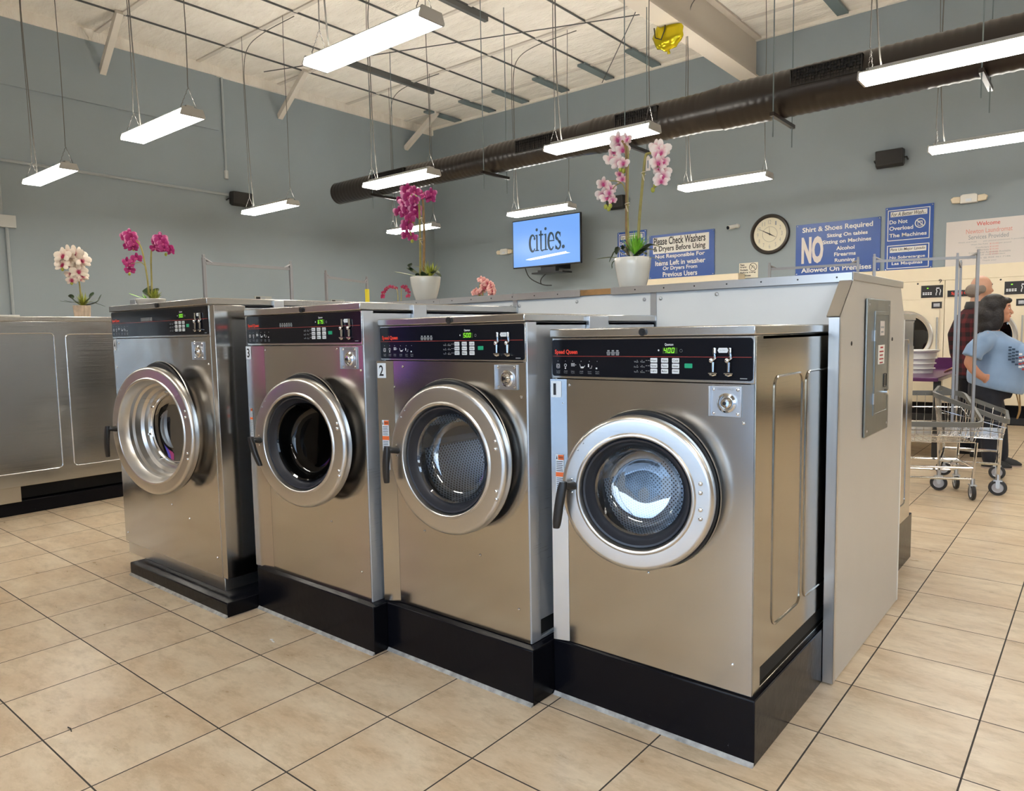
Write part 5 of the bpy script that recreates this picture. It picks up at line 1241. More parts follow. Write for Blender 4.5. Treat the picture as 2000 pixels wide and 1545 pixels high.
# shirt and shoes
x0, z0, x1, z1 = -3.868, 2.178, -2.642, 2.966
o = sign('wall_sign', x0, z0, x1, z1, 'sign_blue', 'blue sign reading Shirt and Shoes Required, right of the clock', group=B); screws(o, x0, z0, x1, z1)
m = MB()
txt(m, 'Shirt & Shoes Required', x0+.10, z1-.150, 1.02, .100)
txt(m, 'Sitting On tables', x0+.47, z1-.250, .58, .072); txt(m, 'Sitting on Machines', x0+.41, z1-.350, .69, .075); txt(m, 'Alcohol', x0+.61, z1-.440, .26, .058)
txt(m, 'Firearms', x0+.58, z1-.530, .31, .058); txt(m, 'Running', x0+.59, z1-.635, .29, .072); txt(m, 'Allowed On Premises', x0+.09, z1-.752, 1.02, .078)
kid(m, 'white_lettering', 'sign_white', o)
m = MB(); txt(m, 'NO', x0+.09, z1-.615, .33, .42, .05); kid(m, 'large_lettering', 'sign_pale', o)
# welcome
x0, z0, x1, z1 = -1.80, 2.152, -.78, 2.784
o = sign('wall_sign', x0, z0, x1, z1, 'sign_pale', 'pale glossy Welcome sign listing laundromat services above the dryers', 'sign')
m = MB(); txt(m, 'Welcome', x0+.36, z1-.085, .27, .055, .01); kid(m, 'red_lettering', 'sign_red', o)
m = MB(); txt(m, 'Newton Laundromat', x0+.24, z1-.185, .53, .062, 0.0)
for z in (.35, .39, .425, .46, .49): txt(m, '$10.00', x0+.52, z1-z, .10, .020, 0.0)
kid(m, 'faded_lettering', 'sign_faded', o)
m = MB(); txt(m, 'Services Provided', x0+.27, z1-.265, .46, .060, .005)
for s, a, b, z in (('Wash and Fold        per pound (minimum 5 pounds)', .15, .90, .31), ('Wash No Fold              per pound', .30, .76, .35), ('Comforters', .36, .51, .39), ('Blankets', .40, .51, .425), ('Commercial Accounts Available', .28, .76, .46), ('Drop off with attendant', .32, .70, .495), ('Or call us @ 828-461-7186', .26, .76, .535), ('Thank you!', .44, .60, .575)):
    txt(m, s, x0+a, z1-z, b-a, .022, 0.0)
kid(m, 'grey_lettering', 'grey_print', o)
# empty pockets
x0, z0, x1, z1 = -4.79, 2.19, -4.472, 2.442
o = sign('wall_sign', x0, z0, x1, z1, 'sign_cream', 'small cream sign reading Please Empty Pockets Before Using Machines', 'sign')
m = MB()
for s, a, b, z in (('Please', .02, .09, .045), ('Empty', .02, .13, .085), ('Pockets', .02, .15, .13), ('Before Using', .02, .28, .175), ('Machines', .02, .20, .222)): txt(m, s, x0+a, z1-z, b-a, .030, .03)
cx, cz, r = x0+.235, z1-.075, .062
m.tube([(cx+r*math.cos(a*PI/16), YW-.013, cz+r*math.sin(a*PI/16)) for a in range(32)], .004, 5, closed=True); m.tube([(cx-r*.7, YW-.013, cz+r*.7), (cx+r*.7, YW-.013, cz-r*.7)], .004, 5); m.tube([(cx-.03, YW-.013, cz-.03), (cx, YW-.013, cz+.03), (cx+.03, YW-.013, cz-.01)], .004, 5)
kid(m, 'dark_lettering', 'black_print', o)
# clock
cx, cz, r = -4.280, 2.872, .318
t = thing('wall_clock', (cx, YW, cz), 'round wall clock with dark rim and cream face', 'clock')
m = MB(); m.lathe([(r-.045, 0), (r-.04, .0), (r, -.005), (r+.002, -.03), (r-.012, -.052), (r-.035, -.055), (r-.052, -.035), (r-.056, -.02)], (cx, YW, cz), (0, 1, 0), 72); m.build('rim', 'clock_rim', t)
m = MB(); m.lathe([(.001, -.020), (r-.045, -.020)], (cx, YW, cz), (0, 1, 0), 64); m.build('dial', 'clock_face', t)
m = MB()
for k in range(1, 13):
    a = PI/2-k*PI/6; s = str(k); w = .032*len(s)*.9; px_, pz_ = cx+.195*math.cos(a), cz+.195*math.sin(a)
    put_text(m, s, (px_-w/2, YW-.0215, pz_-.032), U, V, w*.8, .064, -.01)
m.tube([(cx+.12*math.cos(a*PI/24), YW-.0215, cz+.12*math.sin(a*PI/24)) for a in range(48)], .0018, 4, closed=True)
m.build('numerals', 'grey_print', t)
m = MB()
def hand(ang, l, w, tail=.03):
    d = Vector((math.sin(ang), 0, math.cos(ang))); s = Vector((d.z, 0, -d.x)); c = Vector((cx, YW-.026, cz)); m.add([c-d*tail, c+s*w, c+d*l, c-s*w], [(0, 1, 2, 3)], True); m.add([c-d*tail+Vector((0, -.002, 0)), c+s*w+Vector((0, -.002, 0)), c+d*l+Vector((0, -.002, 0)), c-s*w+Vector((0, -.002, 0))], [(0, 1, 2, 3)], True)
hand(R(298), .235, .009); m.build('minute_hand', 'black_print', t)
m = MB(); hand(R(119), .125, .010); m.ball((cx, YW-.028, cz), .012, 10, 6); m.build('hour_hand', 'black_print', t)
m = MB(); hand(R(355), .13, .003); m.build('second_hand', 'black_print', t)
# television
tx0, tx1, tz0, tz1, ty = -9.10, -7.515, 2.655, 3.575, 11.05
k = (11.2)/11.85
tx0, tx1, tz0, tz1, ty = -9.150, -7.535, 2.620, 3.546, 11.2
t = thing('television', ((tx0+tx1)/2, ty, tz0), 'wall mounted television with blue screen reading cities', 'television')
m = MB(); m.box((tx0, ty, tz0), (tx1, ty+.05, tz1)); m.build('case', 'tv_case', t, bevel=.006)
m = MB(); m.box((tx0+.018, ty-.002, tz0+.025), (tx1-.018, ty+.001, tz1-.018)); sc = m.build('screen', 'screen_blue', t)
def tvx(u, v): return Vector((tx0+(tx1-tx0)*u, ty-.0035, tz0+(tz1-tz0)*v))
m = MB(); y = ty-.0035; W = tx1-tx0; H = tz1-tz0
def arc(cu, cv, ru, rv, a0, a1, w0, w1=None, n=20):
    # calligraphic stroke
    pts = []; w1 = w0 if w1 is None else w1
    for i in range(n+1):
        q = i/n; a = R(a0+(a1-a0)*q); w = w0+(w1-w0)*math.sin(PI*q); p = Vector((cu+ru*math.cos(a), y, cv+rv*math.sin(a))); nn = Vector((math.cos(a), 0, math.sin(a)*ru/rv)).normalized()
        pts.append((p-nn*w/2, p+nn*w/2))
    for i in range(n): m.add([pts[i][0], pts[i][1], pts[i+1][1], pts[i+1][0]], [(0, 1, 2, 3)], True)
def rc(x0, z0, x1, z1): m.add([(x0, y, z0), (x1, y, z0), (x1, y, z1), (x0, y, z1)], [(0, 1, 2, 3)], True)
def dot(x, z, rx, rz): m.add([(x, y, z)]+[(x+rx*math.cos(a*PI/8), y, z+rz*math.sin(a*PI/8)) for a in range(16)], [(0, 1+i, 1+(i+1) % 16) for i in range(16)], True)
bz = tz0+H*.325; xh = H*.335; wL = W*.018
c0 = tx0+W*.265
arc(c0+W*.045, bz+xh/2, W*.042, xh*.50, 45, 320, wL*.8, wL*1.8); dot(c0+W*.075, bz+xh*.78, wL*.8, wL*1.0)
def stem_i(x, top, dotz):
    rc(x-wL*.65, bz, x+wL*.65, top); rc(x-wL*1.7, bz-.0, x+wL*1.7, bz+H*.022); m.add([(x-wL*1.7, y, top-H*.03), (x-wL*.6, y, top-H*.025), (x-wL*.6, y, top), (x-wL*.9, y, top)], [(0, 1, 2, 3)], True)
    if dotz: dot(x, dotz, wL*.95, H*.032)
stem_i(tx0+W*.375, bz+xh, bz+xh*1.30)
x = tx0+W*.435; rc(x-wL*.65, bz+xh*.1, x+wL*.65, bz+xh*1.22); rc(x-wL*1.6, bz+xh*.92, x+wL*2.0, bz+xh*1.02); arc(x+wL*1.1, bz+xh*.12, wL*1.2, xh*.12, 180, 330, wL*.7, wL*1.1)
stem_i(tx0+W*.505, bz+xh, bz+xh*1.30)
cx_ = tx0+W*.585; arc(cx_, bz+xh/2, W*.040, xh*.50, 10, 320, wL*.8, wL*1.8); rc(cx_-W*.035, bz+xh*.50, cx_+W*.047, bz+xh*.57)
cx_ = tx0+W*.685; arc(cx_, bz+xh*.75, W*.030, xh*.24, 20, 240, wL*.9, wL*1.5); arc(cx_, bz+xh*.26, W*.033, xh*.25, 60, -160, wL*1.5, wL*1.2); rc(cx_+W*.026, bz+xh*.72, cx_+W*.036, bz+xh); rc(cx_-W*.040, bz, cx_-W*.030, bz+xh*.26)
m.add([(cx_-W*.030, y, bz+xh*.68), (cx_-W*.012, y, bz+xh*.75), (cx_+W*.034, y, bz+xh*.35), (cx_+W*.016, y, bz+xh*.28)], [(0, 1, 2, 3)], True)
dot(tx0+W*.758, bz+H*.035, wL*1.2, H*.038)
m.build('screen_lettering', 'screen_dark', sc)
m = MB(); y = ty-.0035; P = [(.20, .165), (.25, .185), (.45, .215), (.62, .240), (.80, .262), (.80, .240), (.86, .225), (.78, .215), (.60, .19), (.40, .160), (.28, .150)]
m.add([tvx(u, v) for u, v in P], [tuple(range(len(P)))], True); m.build('screen_stroke', 'screen_white', sc)
m = MB(); m.box((-8.50, ty+.05, 2.52), (-8.15, ty+.16, 3.1)); m.box((-8.42, ty+.12, 2.60), (-8.22, YW, 2.75)); m.build('wall_bracket', 'tv_case', t)
m = MB(); m.box((-8.72, ty+.04, 2.49), (-7.98, ty+.35, 2.52)); m.box((-8.60, ty+.08, 2.52), (-8.3, ty+.28, 2.56)); m.build('shelf', 'tv_case', t)
m = MB(); m.tube(smooth_path([(-8.95, ty+.1, 2.70), (-8.9, ty+.2, 2.45), (-8.65, ty+.3, 2.30), (-8.50, ty+.4, 2.28)], 5), .010, 6); m.tube(smooth_path([(-8.45, ty+.2, 2.52), (-8.68, ty+.3, 2.42), (-8.72, ty+.35, 2.32), (-8.6, ty+.4, 2.28)], 5), .010, 6); m.build('cable', 'tv_case', t)
# emergency lamps
def emergency(cx, cz, label):
    t = thing('emergency_light', (cx, YW, cz-.05), label, 'emergency light', 'twin head emergency lights')
    m = MB(); m.prism([(cx-.10, cz-.055), (cx+.10, cz-.055), (cx+.10, cz+.05), (cx+.07, cz+.065), (cx-.07, cz+.065), (cx-.10, cz+.05)], YW-.09, YW, 'y'); m.build('housing', 'white_plastic', t, bevel=.006)
    m = MB(); m.box((cx-.035, YW-.094, cz-.035), (cx+.035, YW-.09, cz+.0)); m.build('indicator_window', 'sticker_white', t)
    for s in (-1, 1):
        m = MB(); m.prism([(cx+s*.10, cz-.045), (cx+s*.20, cz-.04), (cx+s*.22, cz+.02), (cx+s*.18, cz+.045), (cx+s*.10, cz+.04)], YW-.075, YW-.02, 'y'); m.build('lamp_head', 'dryer_cream', t, bevel=.008)
emergency(-1.535, 3.07, 'white twin head emergency light above the Welcome sign')
emergency(-9.86, 3.06, 'white twin head emergency light beside the left edge of the television')
def speaker(c, n, u, label, w=.36, h=.25, d=.20):
    c = Vector(c); n = Vector(n); u = Vector(u); t = thing('wall_speaker', c, label, 'speaker', 'black wall speakers')
    def P(a, b, q): return c+u*a+n*q+Vector((0, 0, b))
    m = MB(); rings = []
    for a in (-w/2, w/2): rings.append([P(a, h*.35, .03), P(a, h/2, .06), P(a, h/2-.01, d), P(a, -h*.38, d-.03), P(a, -h/2, .10), P(a, -h*.35, .03)])
    m.loft(rings); m.flat = [True]*len(m.flat); m.build('cabinet', 'speaker_black', t, bevel=.012)
    m = MB(); rings = [[P(a, h*.40, d+.004), P(a, -h*.30, d-.018)] for a in (-w*.44, w*.44)]
    m.add([rings[0][0], rings[0][1], rings[1][1], rings[1][0]], [(0, 1, 2, 3)], True); m.build('grille', 'grille_black', t)
    m = MB(); m.tube([P(w/2-.01, 0, .09), P(w/2+.03, 0, .09), P(w/2+.03, -.02, .0)], .012, 6); m.tube([P(-w/2+.01, 0, .09), P(-w/2-.03, 0, .09), P(-w/2-.03, -.02, .0)], .012, 6); m.build('bracket', 'speaker_black', t)
speaker((-2.52, YW, 3.76), (0, -1, 0), (1, 0, 0), 'black speaker on the back wall above the blue signs')
speaker((-7.10, YW, 3.72), (0, -1, 0), (1, 0, 0), 'black speaker behind the buds of the tall pink orchid')
speaker((X0, 7.00, 3.79), (1, 0, 0), (0, 1, 0), 'black speaker on the left wall at the end of the conduit')
t = thing('security_camera', (-4.86, YW, 3.03), 'small white bullet security camera left of the clock', 'security camera')
m = MB(); m.cyl((-4.82, YW, 3.06), (-4.82, YW-.05, 3.06), .035, n=16); m.build('mount', 'white_plastic', t)
m = MB(); m.cyl((-4.82, YW-.05, 3.06), (-4.90, YW-.22, 3.02), .030, .034, 16); m.build('camera_body', 'white_plastic', t)
m = MB(); m.cyl((-4.90, YW-.222, 3.02), (-4.903, YW-.228, 3.0185), .030, n=16); m.build('lens', 'black_panel', t)
for (ya, yb, zc, l) in ((7.23, 7.58, 2.095, 'small three section wall vent behind the left hanging rack'), (8.90, 9.24, 2.075, 'small three section wall vent behind the rack with yellow tape')):
    t = thing('wall_vent', (X0, (ya+yb)/2, zc-.06), l, 'vent', 'small vents low on the left wall')
    m = MB(); m.box((X0, ya, zc-.16), (X0+.015, yb, zc+.02)); m.build('frame', 'vent_pale', t)
    for k, mt in enumerate(('black_void', 'grey_print', 'vent_pale')):
        m = MB(); a = ya+.02+(yb-ya-.04)*k/3; m.box((X0+.015, a+.01, zc-.15), (X0+.019, a+(yb-ya-.04)/3-.01, zc+.005)); m.build('panel', mt, t)
# foil balloon caught under the beam
t = thing('foil_balloon', (-4.90, 8.9, 5.2), 'yellow foil balloon caught beside the white roof beam', 'balloon')
c = at_y(1305, 68, 9.0)
m = MB(); m.ball(c, (.22, .09, .20), 20, 12); 
for v in m.v: 
    a = math.atan2(v.z-c.z, v.x-c.x); q = 1-.05*math.cos(9*a); v.x = c.x+(v.x-c.x)*q; v.z = c.z+(v.z-c.z)*q
m.build('balloon_skin', 'foil_yellow', t)
m = MB(); m.tube([c+Vector((0, 0, -.19)), c+Vector((.01, 0, -.24))], [.012, .022], 8); m.build('neck', 'foil_yellow', t)
m = MB(); m.tube([c+Vector((-.16, -.085, .10)), c+Vector((-.14, -.095, -.03)), c+Vector((-.05, -.105, -.08)), c+Vector((0, -.105, .02)), c+Vector((.02, -.1, .16))], .008, 6); m.build('printed_line', 'black_print', t)
# litter
m = MB(); p = at_z(533, 1252, 0); m.tube([p+Vector((-.02, 0, .002)), p+Vector((-.005, .004, .003)), p+Vector((0, -.004, .002)), p+Vector((.02, -.006, .002))], .003, 5); tag(m.build('paper_scrap', 'paper_white'), 'tiny white paper scrap on the tiles in front of washer 3', 'scrap')
m = MB(); p = at_z(137, 1425, 0); m.tube([p+Vector((-.02, 0, .002)), p+Vector((0, .002, .002)), p+Vector((.02, -.003, .002))], .002, 5); tag(m.build('lint_scrap', 'black_print'), 'tiny dark lint on a tile joint at lower left', 'scrap')
# ------------------------------------------------------------------ laundry carts with hanging racks
def cart(P0, P1, zt, label, posty=-.15, tape=False):
    a = Vector((P0[0], P0[1], 0)); b = Vector((P1[0], P1[1], 0)); yaw = math.atan2(b.y-a.y, b.x-a.x)
    u = Vector((math.cos(yaw), math.sin(yaw), 0)); v = Vector((-u.y, u.x, 0)); c = (a+b)/2-v*posty
    t = thing('laundry_cart', c, label, 'laundry cart', 'wire laundry carts with hanging racks', rotz=yaw)
    WORLD[t.name] = Vector((0, 0, 0)); H = (b-a).length/2
    LX, LY = .40, .25
    rz = lambda y: .69+y*.40   # the rim rises to the far side
    def K(m, n, mat, **k): return m.build(n, mat, t, **k)
    m = MB(); pts = []
    for (px_, py_) in rrect(-LX, -LY, LX, LY, .06, 4): pts.append((px_, py_, rz(py_)))
    rings = []
    n = len(pts); vs = []
    for i in range(n):
        p = Vector(pts[i]); d = Vector((pts[(i+1) % n][0]-pts[i-1][0], pts[(i+1) % n][1]-pts[i-1][1], 0)).normalized(); o_ = Vector((d.y, -d.x, 0))
        rings.append([p+o_*.012+Vector((0, 0, -.020)), p+o_*.014+Vector((0, 0, .018)), p-o_*.006+Vector((0, 0, .020)), p-o_*.006+Vector((0, 0, -.020))])
    rings.append(rings[0]); m.loft(rings, caps=False); K(m, 'rim_bumper', 'bumper_grey')
    m = MB(); bx, by, bz = LX-.04, LY-.03, .45
    for k in range(13):
        x = -LX+.03+k*(2*LX-.06)/12; x2 = x*bx/LX
        for s in (-1, 1): m.tube([(x, s*LY*.98, rz(s*LY)), (x2, s*by, bz)], .0022, 5)
        m.tube([(x2, -by, bz), (x2, by, bz)], .0022, 5)
    for k in range(8):
        y = -LY+.03+k*(2*LY-.06)/7; y2 = y*by/LY
        for s in (-1, 1): m.tube([(s*LX*.99, y, rz(y)), (s*bx, y2, bz)], .0022, 5)
        m.tube([(-bx, y2, bz), (bx, y2, bz)], .0022, 5)
    for q in (.0, .33, .66):
        pts = [(( bx+(LX-bx)*q)*sx, (by+(LY-by)*q)*sy, bz+(rz(LY*sy)-bz)*q) for sx, sy in ((-1, -1), (1, -1), (1, 1), (-1, 1))]; m.tube(pts+[pts[0]], .0032, 5)
    K(m, 'wire_basket', 'chrome')
    m = MB()
    for sx in (-1, 1):
        for sy in (-1, 1): m.tube([(sx*.37, sy*.21, .45), (sx*.355, sy*.20, .14)], .011, 8)
        m.tube([(sx*.36, -.20, .25), (sx*.36, .20, .25)], .010, 8)
    for sy in (-1, 1): m.tube([(-.36, sy*.20, .25), (.36, sy*.20, .25)], .010, 8); m.tube([(-.36, sy*.20, .165), (.36, sy*.20, .165)], .010, 8); m.tube([(.36, sy*.20, .25), (.24, 0, .25), (.36, -sy*.20, .25)], .006, 6)
    K(m, 'lower_frame', 'chrome')
    for sx in (-1, 1):
        for sy in (-1, 1):
            x, y = sx*.355, sy*.20; m = MB(); m.tube([(x, y, .17), (x, y, .125)], .016, 10); m.box((x-.022, y-.030, .115), (x+.022, y+.03, .125))
            m.box((x-.020, y-.014, .06), (x-.017, y+.014, .12)); m.box((x+.017, y-.014, .06), (x+.020, y+.014, .12)); f = K(m, 'caster', 'steel_dull')
            m = MB(); m.lathe([(.040, -.013), (.058, -.012), (.063, 0), (.058, .012), (.040, .013)], (x, y, .064), (1, 0, 0), 28, close=True); m.build('tyre', 'tyre_black', f)
            m = MB(); m.lathe([(.001, -.014), (.012, -.014), (.014, -.008), (.034, -.006), (.042, -.012), (.042, .012), (.034, .006), (.014, .008), (.012, .014), (.001, .014)], (x, y, .064), (1, 0, 0), 24); m.build('wheel', 'wheel_grey', f)
    for sx in (-1, 1):
        m = MB(); x = sx*H; m.box((x-.0105, posty-.0105, rz(posty)-.18), (x+.0105, posty+.0105, zt-.02)); m.box((x-.008, posty-.008, zt-.02), (x+.008, posty+.008, zt)); p = K(m, 'rack_post', 'rack_metal', bevel=.002)
        if tape and sx > 0:
            m = MB(); m.box((x-.015, posty-.015, zt-.32), (x+.015, posty+.015, zt-.12)); K(m, 'yellow_tape', 'tape_yellow')
    m = MB(); m.box((-H+.013, posty-.007, zt-.067), (H-.013, posty+.007, zt-.047))
    for sx in (-1, 1): m.tube([(sx*(H-.01), posty, zt-.030), (sx*(H-.06), posty, zt-.056)], .008, 8)
    K(m, 'hanging_bar', 'rack_metal')
    return t
ca = at_z(397, 497, 1.91); cb_ = at_z(567, 510, 1.91); cart(ca, cb_, 1.91, 'laundry cart left of washer 4, its tall hanging rack showing above')
ca = at_z(636, 528, 1.91); cb_ = at_z(716, 540, 1.91); cart(ca, cb_, 1.91, 'laundry cart behind washer 3 whose rack post has yellow tape', tape=True)
ca = at_z(1503, 513, 1.91); cb_ = at_z(1676, 502, 1.91); cart(ca, cb_, 1.91, 'laundry cart hidden behind the service wall, rack showing below the Shirt sign')
cart(at_z(1708, 496, 1.91), at_z(1911, 487, 1.91), 1.91, 'nearest chrome wire laundry cart in the right aisle', posty=-.14)
cart(at_z(1870.5, 494, 1.91), at_z(1877, 508, 1.91), 1.91, 'second wire laundry cart behind the nearest one, turned sideways in the right aisle', posty=.12)

# ------------------------------------------------------------------ folding table and laundry
t = thing('folding_table', (-1.60, 8.9, 0), 'purple laundry folding table beyond the carts', 'table')
TZ = .83
m = MB(); m.box((-2.05, 8.15, TZ-.04), (-1.27, 10.0, TZ)); m.build('table_top', 'table_purple', t, bevel=.006)
m = MB(); m.box((-2.2, 8.05, TZ-.16), (-1.53, 8.15, TZ+.02)); m.build('end_panel', 'table_purple', t, bevel=.006)
m = MB(); m.box((-1.95, 10.0, TZ-.04), (-1.30, 10.05, TZ+.13)); m.build('back_panel', 'table_purple', t, bevel=.004)
for x in (-1.88, -1.29):
    for y in (8.25, 9.9): m = MB(); m.box((x-.03, y-.03, 0), (x+.03, y+.03, TZ-.04)); m.build('leg', 'black_plastic', t)
m = MB(); m.box((-1.88, 8.28, .16), (-1.29, 9.9, .19)); m.build('lower_shelf', 'sign_white', t)
t = thing('folding_table', (-1.9, 10.9, 0), 'blue laundry folding table in front of dryer 9', 'table')
m = MB(); m.box((-2.4, 10.6, .80), (-1.42, 11.2, .875)); m.build('table_top', 'bin_blue', t, bevel=.008)
for x in (-2.35, -1.48):
    for y in (10.66, 11.14): m = MB(); m.box((x-.025, y-.025, 0), (x+.025, y+.025, .80)); m.build('leg', 'black_plastic', t)
t = thing('laundry_basket', (-1.80, 9.2, TZ), 'white plastic laundry basket standing on the purple table', 'laundry basket')
cbx, cby = at_z(1796, 700, .95).x, 9.0
q = at_y(1798, 700, 9.0); cbx = q.x-.02; cby = 9.0
m = MB(); m.lathe([(.001, .002), (.14, 0), (.17, .22), (.20, .235), (.205, .25), (.19, .252), (.165, .23), (.135, .01), (.001, .008)], (cbx, cby, TZ), (0, 0, 1), 36); m.build('tub', 'white_plastic', t)
for k in range(3):
    m = MB(); z = TZ+.05+k*.055; r = .14+.03*(z-TZ)/.22+.012
    m.tube([(cbx+r*math.cos(a*PI/18), cby+r*math.sin(a*PI/18), z) for a in range(36)], .008, 6, closed=True); m.build('rib', 'white_plastic', t)

# ------------------------------------------------------------------ people
def ell(s, t_, z, a, b, n=20, tilt=0.0): return [Vector((s+a*math.cos(2*PI*i/n), t_+b*math.sin(2*PI*i/n), z+tilt*a*math.cos(2*PI*i/n))) for i in range(n)]
def limb(m, pts, rs, n=14):
    P = smooth_path(pts, 4); k = len(pts)-1; R_ = []
    for i in range(len(P)):
        q = i/4; j = min(int(q), k-1); f = q-j; R_.append(rs[j]*(1-f)+rs[j+1]*f)
    m.tube(P, R_, n); m.ball(P[0], R_[0], 12, 8); m.ball(P[-1], R_[-1], 12, 8)
def merged(m, name, mat, t, vox=.012, sm=6):
    o = m.build(name, mat, t)
    r = o.modifiers.new('remesh', 'REMESH'); r.mode = 'VOXEL'; r.voxel_size = vox; r.use_smooth_shade = True
    s = o.modifiers.new('smooth', 'SMOOTH'); s.iterations = sm; s.factor = .5
    return o
def fingers(m, wrist, d, side, up, L=.17, curl=.5):
    """palm and five bent fingers; d = pointing direction, side = towards the thumb, up = back of the hand"""
    d = Vector(d).normalized(); side = Vector(side).normalized(); up = Vector(up).normalized(); w = Vector(wrist)
    rings = []
    for q, hw, ht in ((0, .026, .019), (.25, .032, .017), (.55, .040, .015), (1, .041, .012)):
        c = w+d*(L*.5*q); rings.append([c+side*hw*math.cos(2*PI*i/12)+up*ht*math.sin(2*PI*i/12) for i in range(12)])
    m.loft(rings)
    for k, (o_, ln) in enumerate(((.031, .42), (.011, .48), (-.010, .45), (-.030, .35))):
        p = w+d*L*.47+side*o_; ps = [p]; dd = d.copy(); seg = L*ln*.36
        for j in range(3):
            c_ = curl*(.35+.45*j); dd = (dd*math.cos(c_*.5)-up*math.sin(c_*.5)).normalized(); p = p+dd*seg*(1-.12*j); ps.append(p)
        m.tube(ps, [.0095, .009, .0082, .0070], 8); m.ball(ps[-1], .0070, 8, 6)
    p = w+d*L*.12+side*.024; ps = [p, p+side*.022+d*.022-up*.004, p+side*.032+d*.050-up*.010, p+side*.033+d*.072-up*.016]
    m.tube(ps, [.013, .0115, .010, .0078], 8); m.ball(ps[-1], .0078, 8, 6)
def head(m, s, z, face=1.0, r=.098, t_=0.0):
    # profile looks along +x
    m.ball((s, t_, z+.02), (r*1.02, r*.80, r*1.14), 24, 16)
    m.ball((s+r*.34, t_, z-.058), (r*.58, r*.58, r*.62), 18, 12)       # jaw
    m.tube([(s+r*.90, t_, z+.022), (s+r*1.10, t_, z-.012), (s+r*1.22, t_, z-.026)], [.009, .013, .015], 8); m.ball((s+r*1.18, t_, z-.028), (.015, .016, .011), 10, 6)
    m.ball((s+r*.93, t_, z-.052), (.014, .024, .007), 10, 6); m.ball((s+r*.91, t_, z-.065), (.014, .021, .008), 10, 6)
    m.ball((s+r*.80, t_, z-.095), (.024, .024, .017), 10, 6)
    m.ball((s+r*.80, t_, z+.042), (.026, .055, .012), 12, 8)            # brow
    for q in (-1, 1): m.ball((s-.008, t_+q*r*.80, z-.005), (.019, .009, .031), 10, 8); m.ball((s+r*.70, t_+q*.036, z-.022), (.024, .022, .020), 10, 8)
def eyes(t, s, z, r=.098, t_=0.0):
    for q in (-1, 1):
        m = MB(); m.ball((s+r*.80, t_+q*.032, z+.014), .0125, 12, 8); m.build('eye', 'white_plastic', t)
        m = MB(); m.ball((s+r*.80+.009, t_+q*.032, z+.014), .0055, 8, 6); m.build('pupil', 'black_print', t)
        m = MB(); m.tube([(s+r*.92, t_+q*.018, z+.040), (s+r*.88, t_+q*.042, z+.044), (s+r*.78, t_+q*.058, z+.036)], .004, 6); m.build('eyebrow', 'hair_dark', t)
YAWP = .16
